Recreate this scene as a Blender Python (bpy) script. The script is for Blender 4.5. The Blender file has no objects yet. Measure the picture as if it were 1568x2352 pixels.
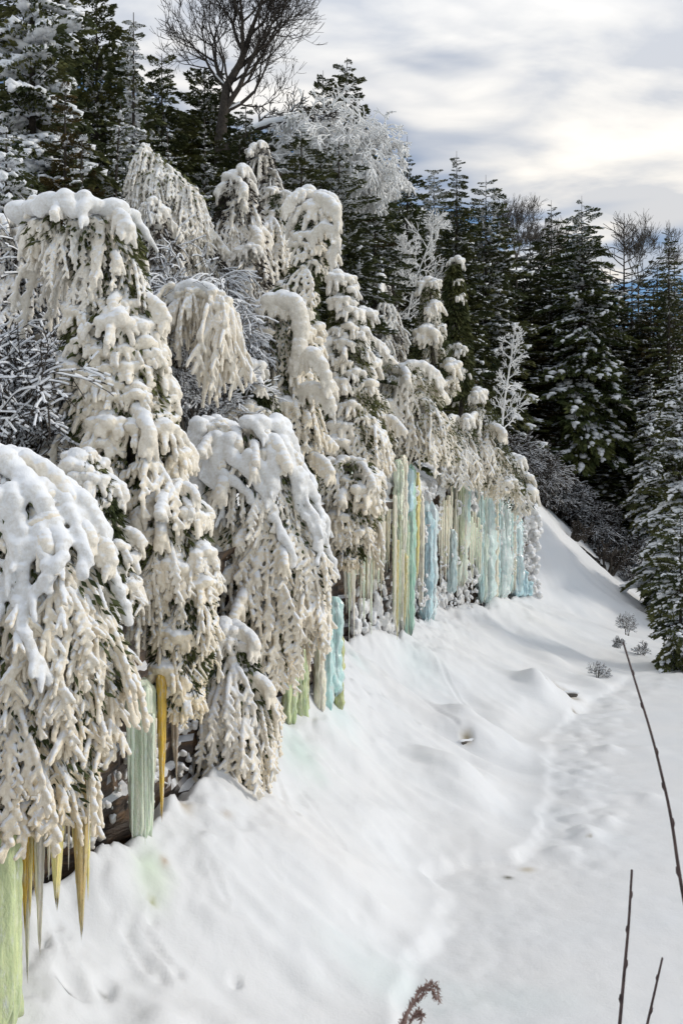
import bpy, math, random
import numpy as np
from mathutils import Vector, Matrix

sc = bpy.context.scene
C = sc.collection
R = math.radians
rnd = random.Random(7)
nr = np.random.default_rng(7)

# ------------------------------------------------------------------ camera, sky, sun
HC = 8.0                       # camera height above the frozen river
FU = 2300.0                    # focal length in 1568-wide picture units
cam_d = bpy.data.cameras.new('camera')
cam = bpy.data.objects.new('camera', cam_d); C.objects.link(cam)
cam.location = (0, 0, HC); cam.rotation_euler = (R(90), 0, 0)
cam_d.sensor_fit = 'VERTICAL'; cam_d.sensor_height = 36.0
cam_d.lens = 36.0 * FU / 2352
cam_d.clip_start = 0.1; cam_d.clip_end = 3000
cam_d.dof.use_dof = True; cam_d.dof.focus_distance = 26; cam_d.dof.aperture_fstop = 9
sc.camera = cam

SUN_DIR = Vector((0.88, 0.04, 0.38)).normalized()     # towards the sun
world = bpy.data.worlds.new('World'); sc.world = world; world.use_nodes = True
wn, wl = world.node_tree.nodes, world.node_tree.links
wn.clear()
def WN(t, **k):
    n = wn.new(t)
    for a, b in k.items(): setattr(n, a, b)
    return n
w_out = WN('ShaderNodeOutputWorld'); w_bg = WN('ShaderNodeBackground'); w_bg.inputs['Strength'].default_value = 0.1
sky = WN('ShaderNodeTexSky', sky_type='NISHITA', sun_disc=False)
sky.sun_elevation = math.asin(SUN_DIR.z); sky.sun_rotation = math.atan2(SUN_DIR.x, SUN_DIR.y)
sky.altitude = 300; sky.air_density = 1.0; sky.dust_density = 0.0; sky.ozone_density = 4.0
tc = WN('ShaderNodeTexCoord'); sep = WN('ShaderNodeSeparateXYZ'); wl.new(tc.outputs['Generated'], sep.inputs[0])
def wmath(op, a, b=None, clamp=False):
    n = WN('ShaderNodeMath', operation=op, use_clamp=clamp)
    for i, x in enumerate((a, b)):
        if x is None: continue
        if isinstance(x, (int, float)): n.inputs[i].default_value = x
        else: wl.new(x, n.inputs[i])
    return n.outputs[0]
den = wmath('ADD', wmath('MAXIMUM', sep.outputs['Z'], 0.0), 0.16)      # a flat cloud deck seen in perspective
px = wmath('DIVIDE', sep.outputs['X'], den); py = wmath('DIVIDE', sep.outputs['Y'], den)
comb = WN('ShaderNodeCombineXYZ'); wl.new(px, comb.inputs[0]); wl.new(py, comb.inputs[1])
mp = WN('ShaderNodeMapping'); wl.new(comb.outputs[0], mp.inputs[0])
mp.inputs['Rotation'].default_value = (0, 0, R(-18)); mp.inputs['Scale'].default_value = (0.9, 1.5, 1)
mp.inputs['Location'].default_value = (9.2, 0.3, 0)
n1 = WN('ShaderNodeTexNoise'); wl.new(mp.outputs[0], n1.inputs['Vector'])
n1.inputs['Scale'].default_value = 3.1; n1.inputs['Detail'].default_value = 7; n1.inputs['Roughness'].default_value = 0.5; n1.inputs['Distortion'].default_value = 0.25
r1 = WN('ShaderNodeValToRGB'); wl.new(n1.outputs['Fac'], r1.inputs[0])
r1.color_ramp.elements[0].position = 0.42; r1.color_ramp.elements[0].color = (5.7, 6.05, 6.7, 1)
r1.color_ramp.elements[1].position = 0.63; r1.color_ramp.elements[1].color = (9.2, 9.1, 8.95, 1)
e = r1.color_ramp.elements.new(0.52); e.color = (7.6, 7.7, 7.85, 1)
n2 = WN('ShaderNodeTexNoise'); wl.new(mp.outputs[0], n2.inputs['Vector'])
n2.inputs['Scale'].default_value = 0.9; n2.inputs['Detail'].default_value = 4; n2.inputs['Distortion'].default_value = 0.4
low = WN('ShaderNodeMapRange'); wl.new(sep.outputs['Z'], low.inputs[0])        # the deck breaks up towards the horizon
low.inputs[1].default_value = 0.28; low.inputs[2].default_value = 0.64; low.inputs[3].default_value = 0.10; low.inputs[4].default_value = -0.10
gap = WN('ShaderNodeMapRange'); wl.new(wmath('ADD', n2.outputs['Fac'], low.outputs[0]), gap.inputs[0])
gap.interpolation_type = 'SMOOTHSTEP'
gap.inputs[1].default_value = 0.50; gap.inputs[2].default_value = 0.605; gap.inputs[3].default_value = 0.0; gap.inputs[4].default_value = 1.0
mixs = WN('ShaderNodeMix', data_type='RGBA'); wl.new(gap.outputs[0], mixs.inputs['Factor'])
warm = WN('ShaderNodeMapRange'); wl.new(sep.outputs['Z'], warm.inputs[0]); warm.inputs[1].default_value = .18; warm.inputs[2].default_value = .45; warm.inputs[3].default_value = 1; warm.inputs[4].default_value = 0
wmx = WN('ShaderNodeMix', data_type='RGBA', blend_type='MULTIPLY'); wl.new(warm.outputs[0], wmx.inputs['Factor']); wl.new(r1.outputs[0], wmx.inputs[6]); wmx.inputs[7].default_value = (1.10, 1.02, 0.90, 1)   # clouds seen low through more air are creamier
wl.new(wmx.outputs[2], mixs.inputs[6]); wl.new(sky.outputs[0], mixs.inputs[7])
wl.new(mixs.outputs[2], w_bg.inputs[0]); wl.new(w_bg.outputs[0], w_out.inputs[0])

sun_d = bpy.data.lights.new('sun', 'SUN'); sun_d.energy = 1.45; sun_d.angle = R(10); sun_d.color = (1.0, 0.93, 0.83)
sun = bpy.data.objects.new('sun', sun_d); C.objects.link(sun); sun.location = (30, -10, 60)
sun.rotation_euler = SUN_DIR.to_track_quat('Z', 'Y').to_euler()
sc.view_settings.view_transform = 'Standard'; sc.view_settings.look = 'None'
sc.view_settings.exposure = 0.22; sc.view_settings.gamma = 1.0; sc.view_settings.use_curve_mapping = False
sc.cycles.max_bounces = 8; sc.cycles.diffuse_bounces = 4; sc.cycles.transparent_max_bounces = 8

# ------------------------------------------------------------------ helpers
def W(u, v, d): return np.array([(u - 784) / FU * d, d, HC - (v - 1176) / FU * d])

def hash2(ix, iy, seed):
    n = (ix.astype(np.int64) * 374761393 + iy.astype(np.int64) * 668265263 + seed * 974711) & 0x7fffffff
    n = ((n ^ (n >> 13)) * 1274126177) & 0x7fffffff
    return ((n ^ (n >> 16)) & 0xffff) / 65535.0
def vnoise(x, y, seed=0):
    ix, iy = np.floor(x), np.floor(y); fx, fy = x - ix, y - iy
    fx = fx * fx * fx * (fx * (fx * 6 - 15) + 10); fy = fy * fy * fy * (fy * (fy * 6 - 15) + 10)
    a, b = hash2(ix, iy, seed), hash2(ix + 1, iy, seed); c, d = hash2(ix, iy + 1, seed), hash2(ix + 1, iy + 1, seed)
    return (a + (b - a) * fx) * (1 - fy) + (c + (d - c) * fx) * fy - 0.5
def fbm(x, y, seed=0, o=4):
    s = 0; a = 1.0
    for i in range(o):
        s = s + a * vnoise(x * 2 ** i + 17.3 * i, y * 2 ** i - 9.1 * i, seed + i); a *= 0.5
    return s
def sstep(a, b, x):
    t = np.clip((x - a) / (b - a), 0, 1); return t * t * (3 - 2 * t)

def mesh_np(name, V, faces, mats=(), midx=None, smooth=True):
    """faces: list of integer arrays (n, k)"""
    me = bpy.data.meshes.new(name)
    V = np.asarray(V, np.float32)
    faces = [np.asarray(f, np.int32) for f in faces if len(f)]
    me.vertices.add(len(V)); me.vertices.foreach_set('co', V.ravel())
    loops = np.concatenate([f.ravel() for f in faces]); tot = np.concatenate([np.full(len(f), f.shape[1], np.int32) for f in faces])
    me.loops.add(len(loops)); me.loops.foreach_set('vertex_index', loops)
    me.polygons.add(len(tot))
    me.polygons.foreach_set('loop_start', np.concatenate([[0], np.cumsum(tot)[:-1]]).astype(np.int32))
    me.polygons.foreach_set('loop_total', tot)
    if midx is not None: me.polygons.foreach_set('material_index', np.asarray(midx, np.int32))
    me.polygons.foreach_set('use_smooth', np.full(len(tot), smooth))
    for m in mats: me.materials.append(m)
    me.update(calc_edges=True)
    return me

class Geo:
    """collects tubes, blobs and leaves as numpy arrays"""
    def __init__(s): s.V = []; s.F = []; s.M = []; s.n = 0
    def add(s, V, faces, m=0):
        V = np.asarray(V, float)
        for f in faces:
            f = np.asarray(f)
            s.F.append(f + s.n); s.M.append(np.full(len(f), m))
        s.V.append(V); s.n += len(V)
    def merge(s, g, M4, mscale=None):
        if not g.n: return
        V = np.concatenate(g.V) @ np.array(M4)[:3, :3].T + np.array(M4)[:3, 3]
        base = s.n
        s.V.append(V); s.n += len(V)
        for f, m in zip(g.F, g.M): s.F.append(f + base); s.M.append(m)
    def mesh(s, name, mats, smooth=True):
        by = {}
        for f, m in zip(s.F, s.M): by.setdefault(f.shape[1], []).append((f, m))
        fs = []; ms = []
        for k, L in by.items():
            fs.append(np.concatenate([a for a, b in L])); ms.append(np.concatenate([b for a, b in L]))
        return mesh_np(name, np.concatenate(s.V), fs, mats, np.concatenate(ms), smooth)

def tube(g, P, rad, k=6, m=0, cap=True):
    P = np.asarray(P, float); n = len(P); rad = np.broadcast_to(np.asarray(rad, float), (n,))
    T = np.gradient(P, axis=0); T /= np.linalg.norm(T, axis=1)[:, None] + 1e-9
    ref = np.array([0.31, 0.93, 0.17]) if abs(T[0][1]) < .8 else np.array([1., 0.1, 0.2])
    U = np.cross(T, ref); U /= np.linalg.norm(U, axis=1)[:, None] + 1e-9
    Bv = np.cross(T, U)
    a = np.arange(k) * 2 * np.pi / k
    ring = P[:, None, :] + rad[:, None, None] * (np.cos(a)[None, :, None] * U[:, None, :] + np.sin(a)[None, :, None] * Bv[:, None, :])
    V = ring.reshape(-1, 3)
    i = np.arange(n - 1)[:, None] * k; j = np.arange(k)[None, :]; j2 = (j + 1) % k
    q = np.stack([i + j, i + j2, i + k + j2, i + k + j], -1).reshape(-1, 4)
    V = np.concatenate([V, [P[0] - T[0] * rad[0] * .6, P[-1] + T[-1] * rad[-1] * .7]])
    c0, c1 = n * k, n * k + 1; j = np.arange(k)
    t0 = np.stack([np.full(k, c0), (j + 1) % k, j], -1); t1 = np.stack([np.full(k, c1), (n - 1) * k + j, (n - 1) * k + (j + 1) % k], -1)
    g.add(V, [q, np.concatenate([t0, t1])], m)

def segs(g, A, Bp, ra, rb, k=4, m=0):
    """many straight tapered twigs at once"""
    A, Bp = np.asarray(A, float), np.asarray(Bp, float); n = len(A)
    if n == 0: return
    T = Bp - A; T /= np.linalg.norm(T, axis=1)[:, None] + 1e-9
    ref = np.where(np.abs(T[:, 2:3]) < .8, [[0, 0, 1.]], [[1., 0, 0]])
    U = np.cross(T, ref); U /= np.linalg.norm(U, axis=1)[:, None] + 1e-9; Bv = np.cross(T, U)
    a = np.arange(k) * 2 * np.pi / k
    dirs = np.cos(a)[None, :, None] * U[:, None, :] + np.sin(a)[None, :, None] * Bv[:, None, :]
    V = np.concatenate([A[:, None] + dirs * np.asarray(ra)[:, None, None], Bp[:, None] + dirs * np.asarray(rb)[:, None, None]], 1).reshape(-1, 3)
    o = np.arange(n)[:, None] * 2 * k; j = np.arange(k)[None, :]; j2 = (j + 1) % k
    q = np.stack([o + j, o + j2, o + k + j2, o + k + j], -1).reshape(-1, 4)
    g.add(V, [q], m)

def ico(sub):
    import bmesh
    bm = bmesh.new(); bmesh.ops.create_icosphere(bm, subdivisions=sub, radius=1.0)
    V = np.array([v.co[:] for v in bm.verts]); F = np.array([[v.index for v in f.verts] for f in bm.faces]); bm.free()
    return V, F
ICO1, ICO2 = ico(1), ico(2)
def blob(g, c, r, sq=(1, 1, 1), m=0, hi=False, rough=0.0):
    V, F = ICO2 if hi else ICO1
    V = V * (1 + (nr.random(len(V)) - .5)[:, None] * rough) * np.array(sq) * r + np.asarray(c)
    g.add(V, [F], m)

def leaves(g, P, D, L, Wd, m=0, N=None):
    """diamond leaves: base points P, directions D, length L, width Wd"""
    P, D = np.asarray(P, float), np.asarray(D, float); n = len(P)
    D = D / (np.linalg.norm(D, axis=1)[:, None] + 1e-9)
    if N is None: N = nr.normal(size=(n, 3)) + [0, 0, 1.2]
    S = np.cross(D, N); S /= np.linalg.norm(S, axis=1)[:, None] + 1e-9
    L = np.broadcast_to(L, (n,))[:, None]; Wd = np.broadcast_to(Wd, (n,))[:, None]
    V = np.stack([P, P + D * L * .45 + S * Wd, P + D * L, P + D * L * .45 - S * Wd], 1).reshape(-1, 3)
    g.add(V, [np.arange(n * 4).reshape(n, 4)], m)

ORD = ['first', 'second', 'third', 'fourth', 'fifth', 'sixth', 'seventh', 'eighth', 'ninth', 'tenth', 'eleventh', 'twelfth', 'thirteenth', 'fourteenth', 'fifteenth', 'sixteenth', 'seventeenth', 'eighteenth', 'nineteenth', 'twentieth', 'twenty-first', 'twenty-second', 'twenty-third', 'twenty-fourth', 'twenty-fifth', 'twenty-sixth']
def link(name, me, parent=None, loc=(0, 0, 0), kind=None):
    o = bpy.data.objects.new(name, me); C.objects.link(o); o.location = loc
    if parent is not None: o.parent = parent
    if kind: o['kind'] = kind
    return o
def thing(name, label, cat, loc=(0, 0, 0), group=None, me=None):
    o = bpy.data.objects.new(name, me); C.objects.link(o); o.location = loc
    o['label'] = label; o['category'] = cat
    if group: o['group'] = group
    return o

def remeshed(name, g, voxel, mat, disp=0.0, dscale=0.06, sm=2):
    me = g.mesh('tmp', [])
    o = bpy.data.objects.new('tmp', me); C.objects.link(o)
    r = o.modifiers.new('r', 'REMESH'); r.mode = 'VOXEL'; r.voxel_size = voxel; r.use_smooth_shade = True
    if sm:
        s = o.modifiers.new('s', 'SMOOTH'); s.factor = 0.5; s.iterations = sm
    if disp:
        t = bpy.data.textures.new('grain', 'CLOUDS'); t.noise_scale = dscale; t.noise_depth = 2
        d = o.modifiers.new('d', 'DISPLACE'); d.texture = t; d.strength = disp; d.mid_level = 0.5; d.texture_coords = 'LOCAL'
    dg = bpy.context.evaluated_depsgraph_get()
    out = bpy.data.meshes.new_from_object(o.evaluated_get(dg)); out.name = name
    bpy.data.objects.remove(o); bpy.data.meshes.remove(me)
    out.materials.clear(); out.materials.append(mat)
    out.polygons.foreach_set('use_smooth', np.ones(len(out.polygons), bool))
    return out

# ------------------------------------------------------------------ materials
def new_mat(name):
    m = bpy.data.materials.new(name); m.use_nodes = True
    n = m.node_tree.nodes; l = m.node_tree.links
    return m, n, l, n['Principled BSDF']
def noise_node(n, l, scale, detail=4, co=None, rough=.55):
    t = n.new('ShaderNodeTexNoise'); t.inputs['Scale'].default_value = scale; t.inputs['Detail'].default_value = detail; t.inputs['Roughness'].default_value = rough
    if co is not None: l.new(co, t.inputs['Vector'])
    return t
def ramp(n, l, src, stops):
    r = n.new('ShaderNodeValToRGB'); l.new(src, r.inputs[0])
    el = r.color_ramp.elements
    el[0].position, el[0].color = stops[0][0], (*stops[0][1], 1); el[1].position, el[1].color = stops[-1][0], (*stops[-1][1], 1)
    for p, c in stops[1:-1]:
        x = el.new(p); x.color = (*c, 1)
    return r
def bump(n, l, bs, src, strength, dist):
    b = n.new('ShaderNodeBump'); b.inputs['Strength'].default_value = strength; b.inputs['Distance'].default_value = dist
    l.new(src, b.inputs['Height']); l.new(b.outputs[0], bs.inputs['Normal']); return b

SNOW = (0.88, 0.90, 0.93)
def m_rime():
    """cream frozen spray on the branches with fresh white snow lying on what faces up"""
    m, n, l, b = new_mat('rime_and_snow')
    g = n.new('ShaderNodeNewGeometry'); s = n.new('ShaderNodeSeparateXYZ'); l.new(g.outputs['Normal'], s.inputs[0])
    tcn = n.new('ShaderNodeTexCoord')
    t = noise_node(n, l, 7, 4, g.outputs['Position'])
    a = n.new('ShaderNodeMath'); a.operation = 'MULTIPLY_ADD'; l.new(t.outputs['Fac'], a.inputs[0]); a.inputs[1].default_value = 0.7; l.new(s.outputs['Z'], a.inputs[2])
    mr = n.new('ShaderNodeMapRange'); mr.interpolation_type = 'SMOOTHSTEP'; l.new(a.outputs[0], mr.inputs[0]); mr.inputs[1].default_value = 0.50; mr.inputs[2].default_value = 0.95
    oi = n.new('ShaderNodeObjectInfo')
    t2 = noise_node(n, l, 22, 3, g.outputs['Position'])
    r2 = ramp(n, l, t2.outputs['Fac'], [(0.3, (0.84, 0.81, 0.76)), (0.7, (1.02, 1.02, 1.02))])
    mu = n.new('ShaderNodeMix'); mu.data_type = 'RGBA'; mu.blend_type = 'MULTIPLY'; mu.inputs['Factor'].default_value = 1
    l.new(oi.outputs['Color'], mu.inputs[6]); l.new(r2.outputs[0], mu.inputs[7])
    mx = n.new('ShaderNodeMix'); mx.data_type = 'RGBA'; l.new(mr.outputs[0], mx.inputs['Factor']); l.new(mu.outputs[2], mx.inputs[6]); mx.inputs[7].default_value = (*SNOW, 1)
    l.new(mx.outputs[2], b.inputs['Base Color']); b.inputs['Roughness'].default_value = 0.8; b.inputs['Specular IOR Level'].default_value = 0.25
    t3 = noise_node(n, l, 55, 3, g.outputs['Position'])
    bump(n, l, b, t3.outputs['Fac'], 0.55, 0.02)
    return m
def m_flat(name, stops, scale, rough=.8, bstr=.4, bd=.02, bscale=None, spec=.3, obj_co=False):
    m, n, l, b = new_mat(name)
    g = n.new('ShaderNodeNewGeometry')
    t = noise_node(n, l, scale, 4, g.outputs['Position'])
    r = ramp(n, l, t.outputs['Fac'], stops); l.new(r.outputs[0], b.inputs['Base Color'])
    b.inputs['Roughness'].default_value = rough; b.inputs['Specular IOR Level'].default_value = spec
    if bstr:
        t3 = noise_node(n, l, bscale or scale * 4, 4, g.outputs['Position']); bump(n, l, b, t3.outputs['Fac'], bstr, bd)
    return m
def m_foliage(name, c0, c1):
    m, n, l, b = new_mat(name)
    g = n.new('ShaderNodeNewGeometry'); oi = n.new('ShaderNodeObjectInfo')
    t = noise_node(n, l, 1.3, 3, g.outputs['Position'])
    r = ramp(n, l, t.outputs['Fac'], [(0.35, c0), (0.68, c1)])
    r2 = ramp(n, l, oi.outputs['Random'], [(0, (0.75, 0.8, 0.8)), (1, (1.3, 1.15, 1.0))])
    mu = n.new('ShaderNodeMix'); mu.data_type = 'RGBA'; mu.blend_type = 'MULTIPLY'; mu.inputs['Factor'].default_value = 1
    l.new(r.outputs[0], mu.inputs[6]); l.new(r2.outputs[0], mu.inputs[7]); l.new(mu.outputs[2], b.inputs['Base Color'])
    b.inputs['Roughness'].default_value = 0.7; b.inputs['Specular IOR Level'].default_value = 0.2
    return m
def m_ice():
    m, n, l, b = new_mat('glacial_ice')
    oi = n.new('ShaderNodeObjectInfo'); g = n.new('ShaderNodeNewGeometry')
    mpn = n.new('ShaderNodeMapping'); l.new(g.outputs['Position'], mpn.inputs[0]); mpn.inputs['Scale'].default_value = (10, 10, 1.0)
    t = noise_node(n, l, 1.0, 6, mpn.outputs[0], .68)
    r = ramp(n, l, t.outputs['Fac'], [(0.3, (0.70, 0.73, 0.72)), (0.5, (1, 1, 1)), (0.7, (1.38, 1.32, 1.28))])
    mu = n.new('ShaderNodeMix'); mu.data_type = 'RGBA'; mu.blend_type = 'MULTIPLY'; mu.inputs['Factor'].default_value = 1
    l.new(oi.outputs['Color'], mu.inputs[6]); l.new(r.outputs[0], mu.inputs[7])
    sp = noise_node(n, l, 1.0, 5, None, .7); mp3 = n.new('ShaderNodeMapping'); l.new(g.outputs['Position'], mp3.inputs[0]); mp3.inputs['Scale'].default_value = (13, 13, 3.5); l.new(mp3.outputs[0], sp.inputs['Vector'])
    fr = n.new('ShaderNodeMapRange'); fr.interpolation_type = 'SMOOTHSTEP'; l.new(sp.outputs['Fac'], fr.inputs[0]); fr.inputs[1].default_value = .50; fr.inputs[2].default_value = .75; fr.inputs[4].default_value = .8
    mx = n.new('ShaderNodeMix'); mx.data_type = 'RGBA'; l.new(fr.outputs[0], mx.inputs['Factor']); l.new(mu.outputs[2], mx.inputs[6]); mx.inputs[7].default_value = (.80, .82, .80, 1)
    l.new(mx.outputs[2], b.inputs['Base Color'])
    b.inputs['Roughness'].default_value = 0.16; b.inputs['Transmission Weight'].default_value = 0.10; b.inputs['Specular IOR Level'].default_value = 0.5
    b.inputs['Subsurface Weight'].default_value = 0.5; b.inputs['Subsurface Radius'].default_value = (0.12, 0.16, 0.16); b.inputs['Subsurface Scale'].default_value = 0.5
    mp2 = n.new('ShaderNodeMapping'); l.new(g.outputs['Position'], mp2.inputs[0]); mp2.inputs['Scale'].default_value = (30, 30, 16)
    t3 = noise_node(n, l, 1.0, 3, mp2.outputs[0]); bump(n, l, b, t3.outputs['Fac'], 0.7, 0.03)
    return m
def m_snow():
    m, n, l, b = new_mat('packed_snow')
    g = n.new('ShaderNodeNewGeometry')
    t = noise_node(n, l, 0.25, 4, g.outputs['Position'])
    r = ramp(n, l, t.outputs['Fac'], [(0.3, (0.745, 0.765, 0.785)), (0.7, (0.80, 0.80, 0.80))])
    at = n.new('ShaderNodeAttribute'); at.attribute_name = 'tint'
    mu = n.new('ShaderNodeMix'); mu.data_type = 'RGBA'; mu.blend_type = 'MULTIPLY'; mu.inputs['Factor'].default_value = 1
    l.new(r.outputs[0], mu.inputs[6]); l.new(at.outputs['Color'], mu.inputs[7]); l.new(mu.outputs[2], b.inputs['Base Color'])
    b.inputs['Roughness'].default_value = 0.75; b.inputs['Specular IOR Level'].default_value = 0.25
    t3 = noise_node(n, l, 11, 6, g.outputs['Position'], .7); bump(n, l, b, t3.outputs['Fac'], 0.35, 0.035)
    return m
M_RIME = m_rime(); M_SNOW = m_snow(); M_ICE = m_ice()
M_TSNOW = m_flat('loose_snow', [(0.3, (0.78, 0.81, 0.86)), (0.7, (0.86, 0.87, 0.89))], 3, .8, .4, .03, 18)
M_FROST = m_flat('hoar_frost', [(0.3, (0.84, 0.84, 0.84)), (0.7, (0.93, 0.93, 0.92))], 4, .8, 0)
M_FOL = m_foliage('cedar_green', (0.045, 0.062, 0.028), (0.12, 0.13, 0.05))
M_FOLB = m_foliage('rusty_cedar', (0.06, 0.05, 0.02), (0.125, 0.095, 0.035))
M_FOLP = m_foliage('pine_green', (0.042, 0.062, 0.024), (0.10, 0.12, 0.042))
M_BARK = m_flat('dark_bark', [(0.3, (0.022, 0.018, 0.015)), (0.7, (0.07, 0.058, 0.048))], 9, .9, .6, .03)
M_BARKG = m_flat('grey_bark', [(0.3, (0.06, 0.055, 0.05)), (0.7, (0.16, 0.14, 0.12))], 9, .9, .5, .03)
M_TWIG = m_flat('red_brown_twig', [(0.3, (0.03, 0.018, 0.018)), (0.7, (0.09, 0.06, 0.055))], 30, .6, .3, .004, 120)
M_STRAW = m_flat('dry_grass', [(0.3, (0.16, 0.09, 0.075)), (0.7, (0.36, 0.25, 0.21))], 40, .8, .4, .004, 160)
def m_rock():
    m, n, l, b = new_mat('layered_rock')
    g = n.new('ShaderNodeNewGeometry'); mpn = n.new('ShaderNodeMapping'); l.new(g.outputs['Position'], mpn.inputs[0]); mpn.inputs['Scale'].default_value = (1.2, 1.2, 5)
    t = noise_node(n, l, 1.0, 6, mpn.outputs[0], .65)
    r = ramp(n, l, t.outputs['Fac'], [(0.3, (0.018, 0.014, 0.012)), (0.5, (0.06, 0.042, 0.03)), (0.62, (0.13, 0.075, 0.035)), (0.75, (0.10, 0.085, 0.07))])
    s = n.new('ShaderNodeSeparateXYZ'); l.new(g.outputs['Normal'], s.inputs[0])
    mr = n.new('ShaderNodeMapRange'); l.new(s.outputs['Z'], mr.inputs[0]); mr.inputs[1].default_value = 0.45; mr.inputs[2].default_value = 0.7
    mx = n.new('ShaderNodeMix'); mx.data_type = 'RGBA'; l.new(mr.outputs[0], mx.inputs['Factor']); l.new(r.outputs[0], mx.inputs[6]); mx.inputs[7].default_value = (*SNOW, 1)
    l.new(mx.outputs[2], b.inputs['Base Color']); b.inputs['Roughness'].default_value = .6
    bump(n, l, b, t.outputs['Fac'], 0.8, 0.12)
    return m
M_ROCK = m_rock()

# ------------------------------------------------------------------ terrain
XC = np.array([(-10, -8.5), (0, -7.2), (5, -6.2), (10, -5.2), (14.9, -4.5), (16.2, -3.5), (19.2, -2.6), (24.3, -1.5), (26.4, -.45), (30, -.2), (35.6, 0.1), (39, 2.3), (45, 3.6), (49, 4.6), (52.6, 7.2), (58, 9.8), (65, 12.6), (72, 13.6), (80, 15), (95, 20), (130, 34)])
XS = np.array([(-10, 0.2), (5, 0.4), (14, 0.9), (17.3, 1.3), (19.3, 2.1), (20.5, 2.4), (21.7, 2.0), (22.2, 2.6), (22.6, 3.9), (23.6, 4.9), (25.4, 5.4), (29.5, 6.2), (35, 7.2), (39, 9), (43.5, 11.6), (48, 14), (52, 17.7), (54, 22), (56, 34), (58, 60), (140, 62)])
ZB = np.array([(-10, .9), (5, 1.0), (10, 1.3), (12.7, 1.5), (14.9, 2.0), (16.2, 2.5), (19.2, 2.8), (24.3, 3.0), (35.6, 3.2), (49, 3.0), (58, 2.9), (63, 2.8), (66, 4.5), (69, 7.6), (73, 9.0), (85, 9.5), (130, 14)])
ZT = np.array([(-10, 6.2), (10, 6.2), (16.5, 6.3), (20, 7.3), (30, 8.6), (36, 9.4), (45, 9.5), (56, 9.3), (65, 9.0), (73, 9.0), (85, 9.5), (130, 14)])
f_ = lambda T, y: np.interp(y, T[:, 0], T[:, 1])
xc = lambda y: f_(XC, y)
zt = lambda y: f_(ZT, y)
def wt(y): return np.interp(y, [5, 15, 22, 30, 40, 50, 60, 66, 72, 85, 130], [5.5, 5.2, 5.2, 6.5, 8, 10, 9.5, 10, 12, 15, 20])

def mound(u, v, r, h, z=0.5, asp=1.0):
    d = (HC - z) * FU / (v - 1176); p = W(u, v, d); return (p[0], d, r * d / FU, h, asp)
MOUNDS = [mound(1100, 1690, 60, .40, .7), mound(1070, 1668, 35, .2, .8), mound(985, 1768, 50, .22, 1.0), mound(1050, 1790, 60, .35, .8), mound(1080, 1830, 80, .3, .6),
          mound(1150, 1930, 110, .45, .5), mound(1210, 1960, 40, .18, .25), mound(1010, 1945, 70, .2, .5), mound(940, 1990, 90, .25, .8), mound(960, 2120, 90, .25, .5),
          mound(1250, 1890, 60, .2, .3), mound(1350, 1920, 36, .22, .05), mound(1290, 1955, 40, .15, .05), mound(1395, 1885, 22, .12, .05), mound(1400, 1722, 28, .2, .05), mound(1480, 1720, 40, .1, .05), mound(1490, 1830, 30, .12, .05),
          mound(1285, 1590, 60, .55, .8), mound(1330, 1575, 60, .5, .7), mound(1385, 1555, 50, .5, .6), mound(1235, 1590, 40, .4, .8), mound(1340, 1620, 60, .3, .4), mound(1420, 1545, 40, .4, .4),
          mound(1270, 1480, 40, .3, 1.6), mound(1150, 1620, 60, .2, 1.0), mound(1200, 1700, 70, .2, .5), mound(1040, 1660, 40, .2, 1.0), mound(1190, 1560, 50, .25, 1.2),
          mound(830, 1900, 150, .2, 1.2), mound(700, 2000, 140, .2, 1.4), mound(900, 2250, 90, .12, .4), mound(370, 2330, 60, .14, 1.0)]
DENTS = [mound(770, 2105, 30, -.07, .9, 2.2), mound(820, 2100, 16, -.05, .8), mound(540, 2190, 14, -.10, 1.2), mound(410, 2200, 12, -.10, 1.3), mound(165, 2255, 26, -.16, 1.5, 1.5), mound(240, 2230, 24, -.12, 1.5), mound(100, 2215, 14, -.1, 1.6),
         mound(180, 2240, 60, .12, 1.5), mound(1165, 2003, 13, -.16, .1, 1.6), mound(1210, 1968, 16, -.10, .3), mound(1072, 1690, 9, -.16, .9, 1.8), mound(1040, 1762, 14, -.15, .9), mound(1297, 1572, 22, -.3, .9, 1.8), mound(1245, 1575, 9, -.2, 1), mound(1318, 1602, 7, -.2, .7), mound(1350, 1920, 8, -.08, .1), mound(285, 2110, 10, -.06, 1.8), mound(130, 2150, 10, -.1, 1.8), mound(350, 2075, 12, -.08, 1.9)]
def track(u0, v0, u1, v1, z0, z1, w, dep):
    d0 = (HC - z0) * FU / (v0 - 1176); d1 = (HC - z1) * FU / (v1 - 1176)
    return (W(u0, v0, d0)[:2], W(u1, v1, d1)[:2], w, dep)
TRACKS = [track(560, 1900, 640, 2010, 2.3, 1.6, .05, .03), track(690, 1780, 790, 1920, 2.3, 1.4, .05, .03), track(950, 1540, 1050, 1640, 2.6, 1.5, .07, .05), track(1010, 1500, 1090, 1580, 2.6, 1.8, .07, .04), track(480, 2040, 520, 2120, 1.6, 1.2, .05, .03), track(290, 2080, 340, 2210, 2.0, 1.3, .05, .05), track(330, 2070, 400, 2200, 2.0, 1.3, .05, .06), track(310, 2090, 370, 2215, 1.9, 1.3, .10, .05), track(112, 2140, 150, 2250, 1.8, 1.4, .04, .04), track(622, 1752, 680, 1840, 2.6, 2.2, .06, .07),
          track(870, 1560, 960, 1660, 2.6, 1.6, .06, .05), track(800, 1640, 850, 1700, 2.6, 2.0, .08, .06)]

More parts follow.
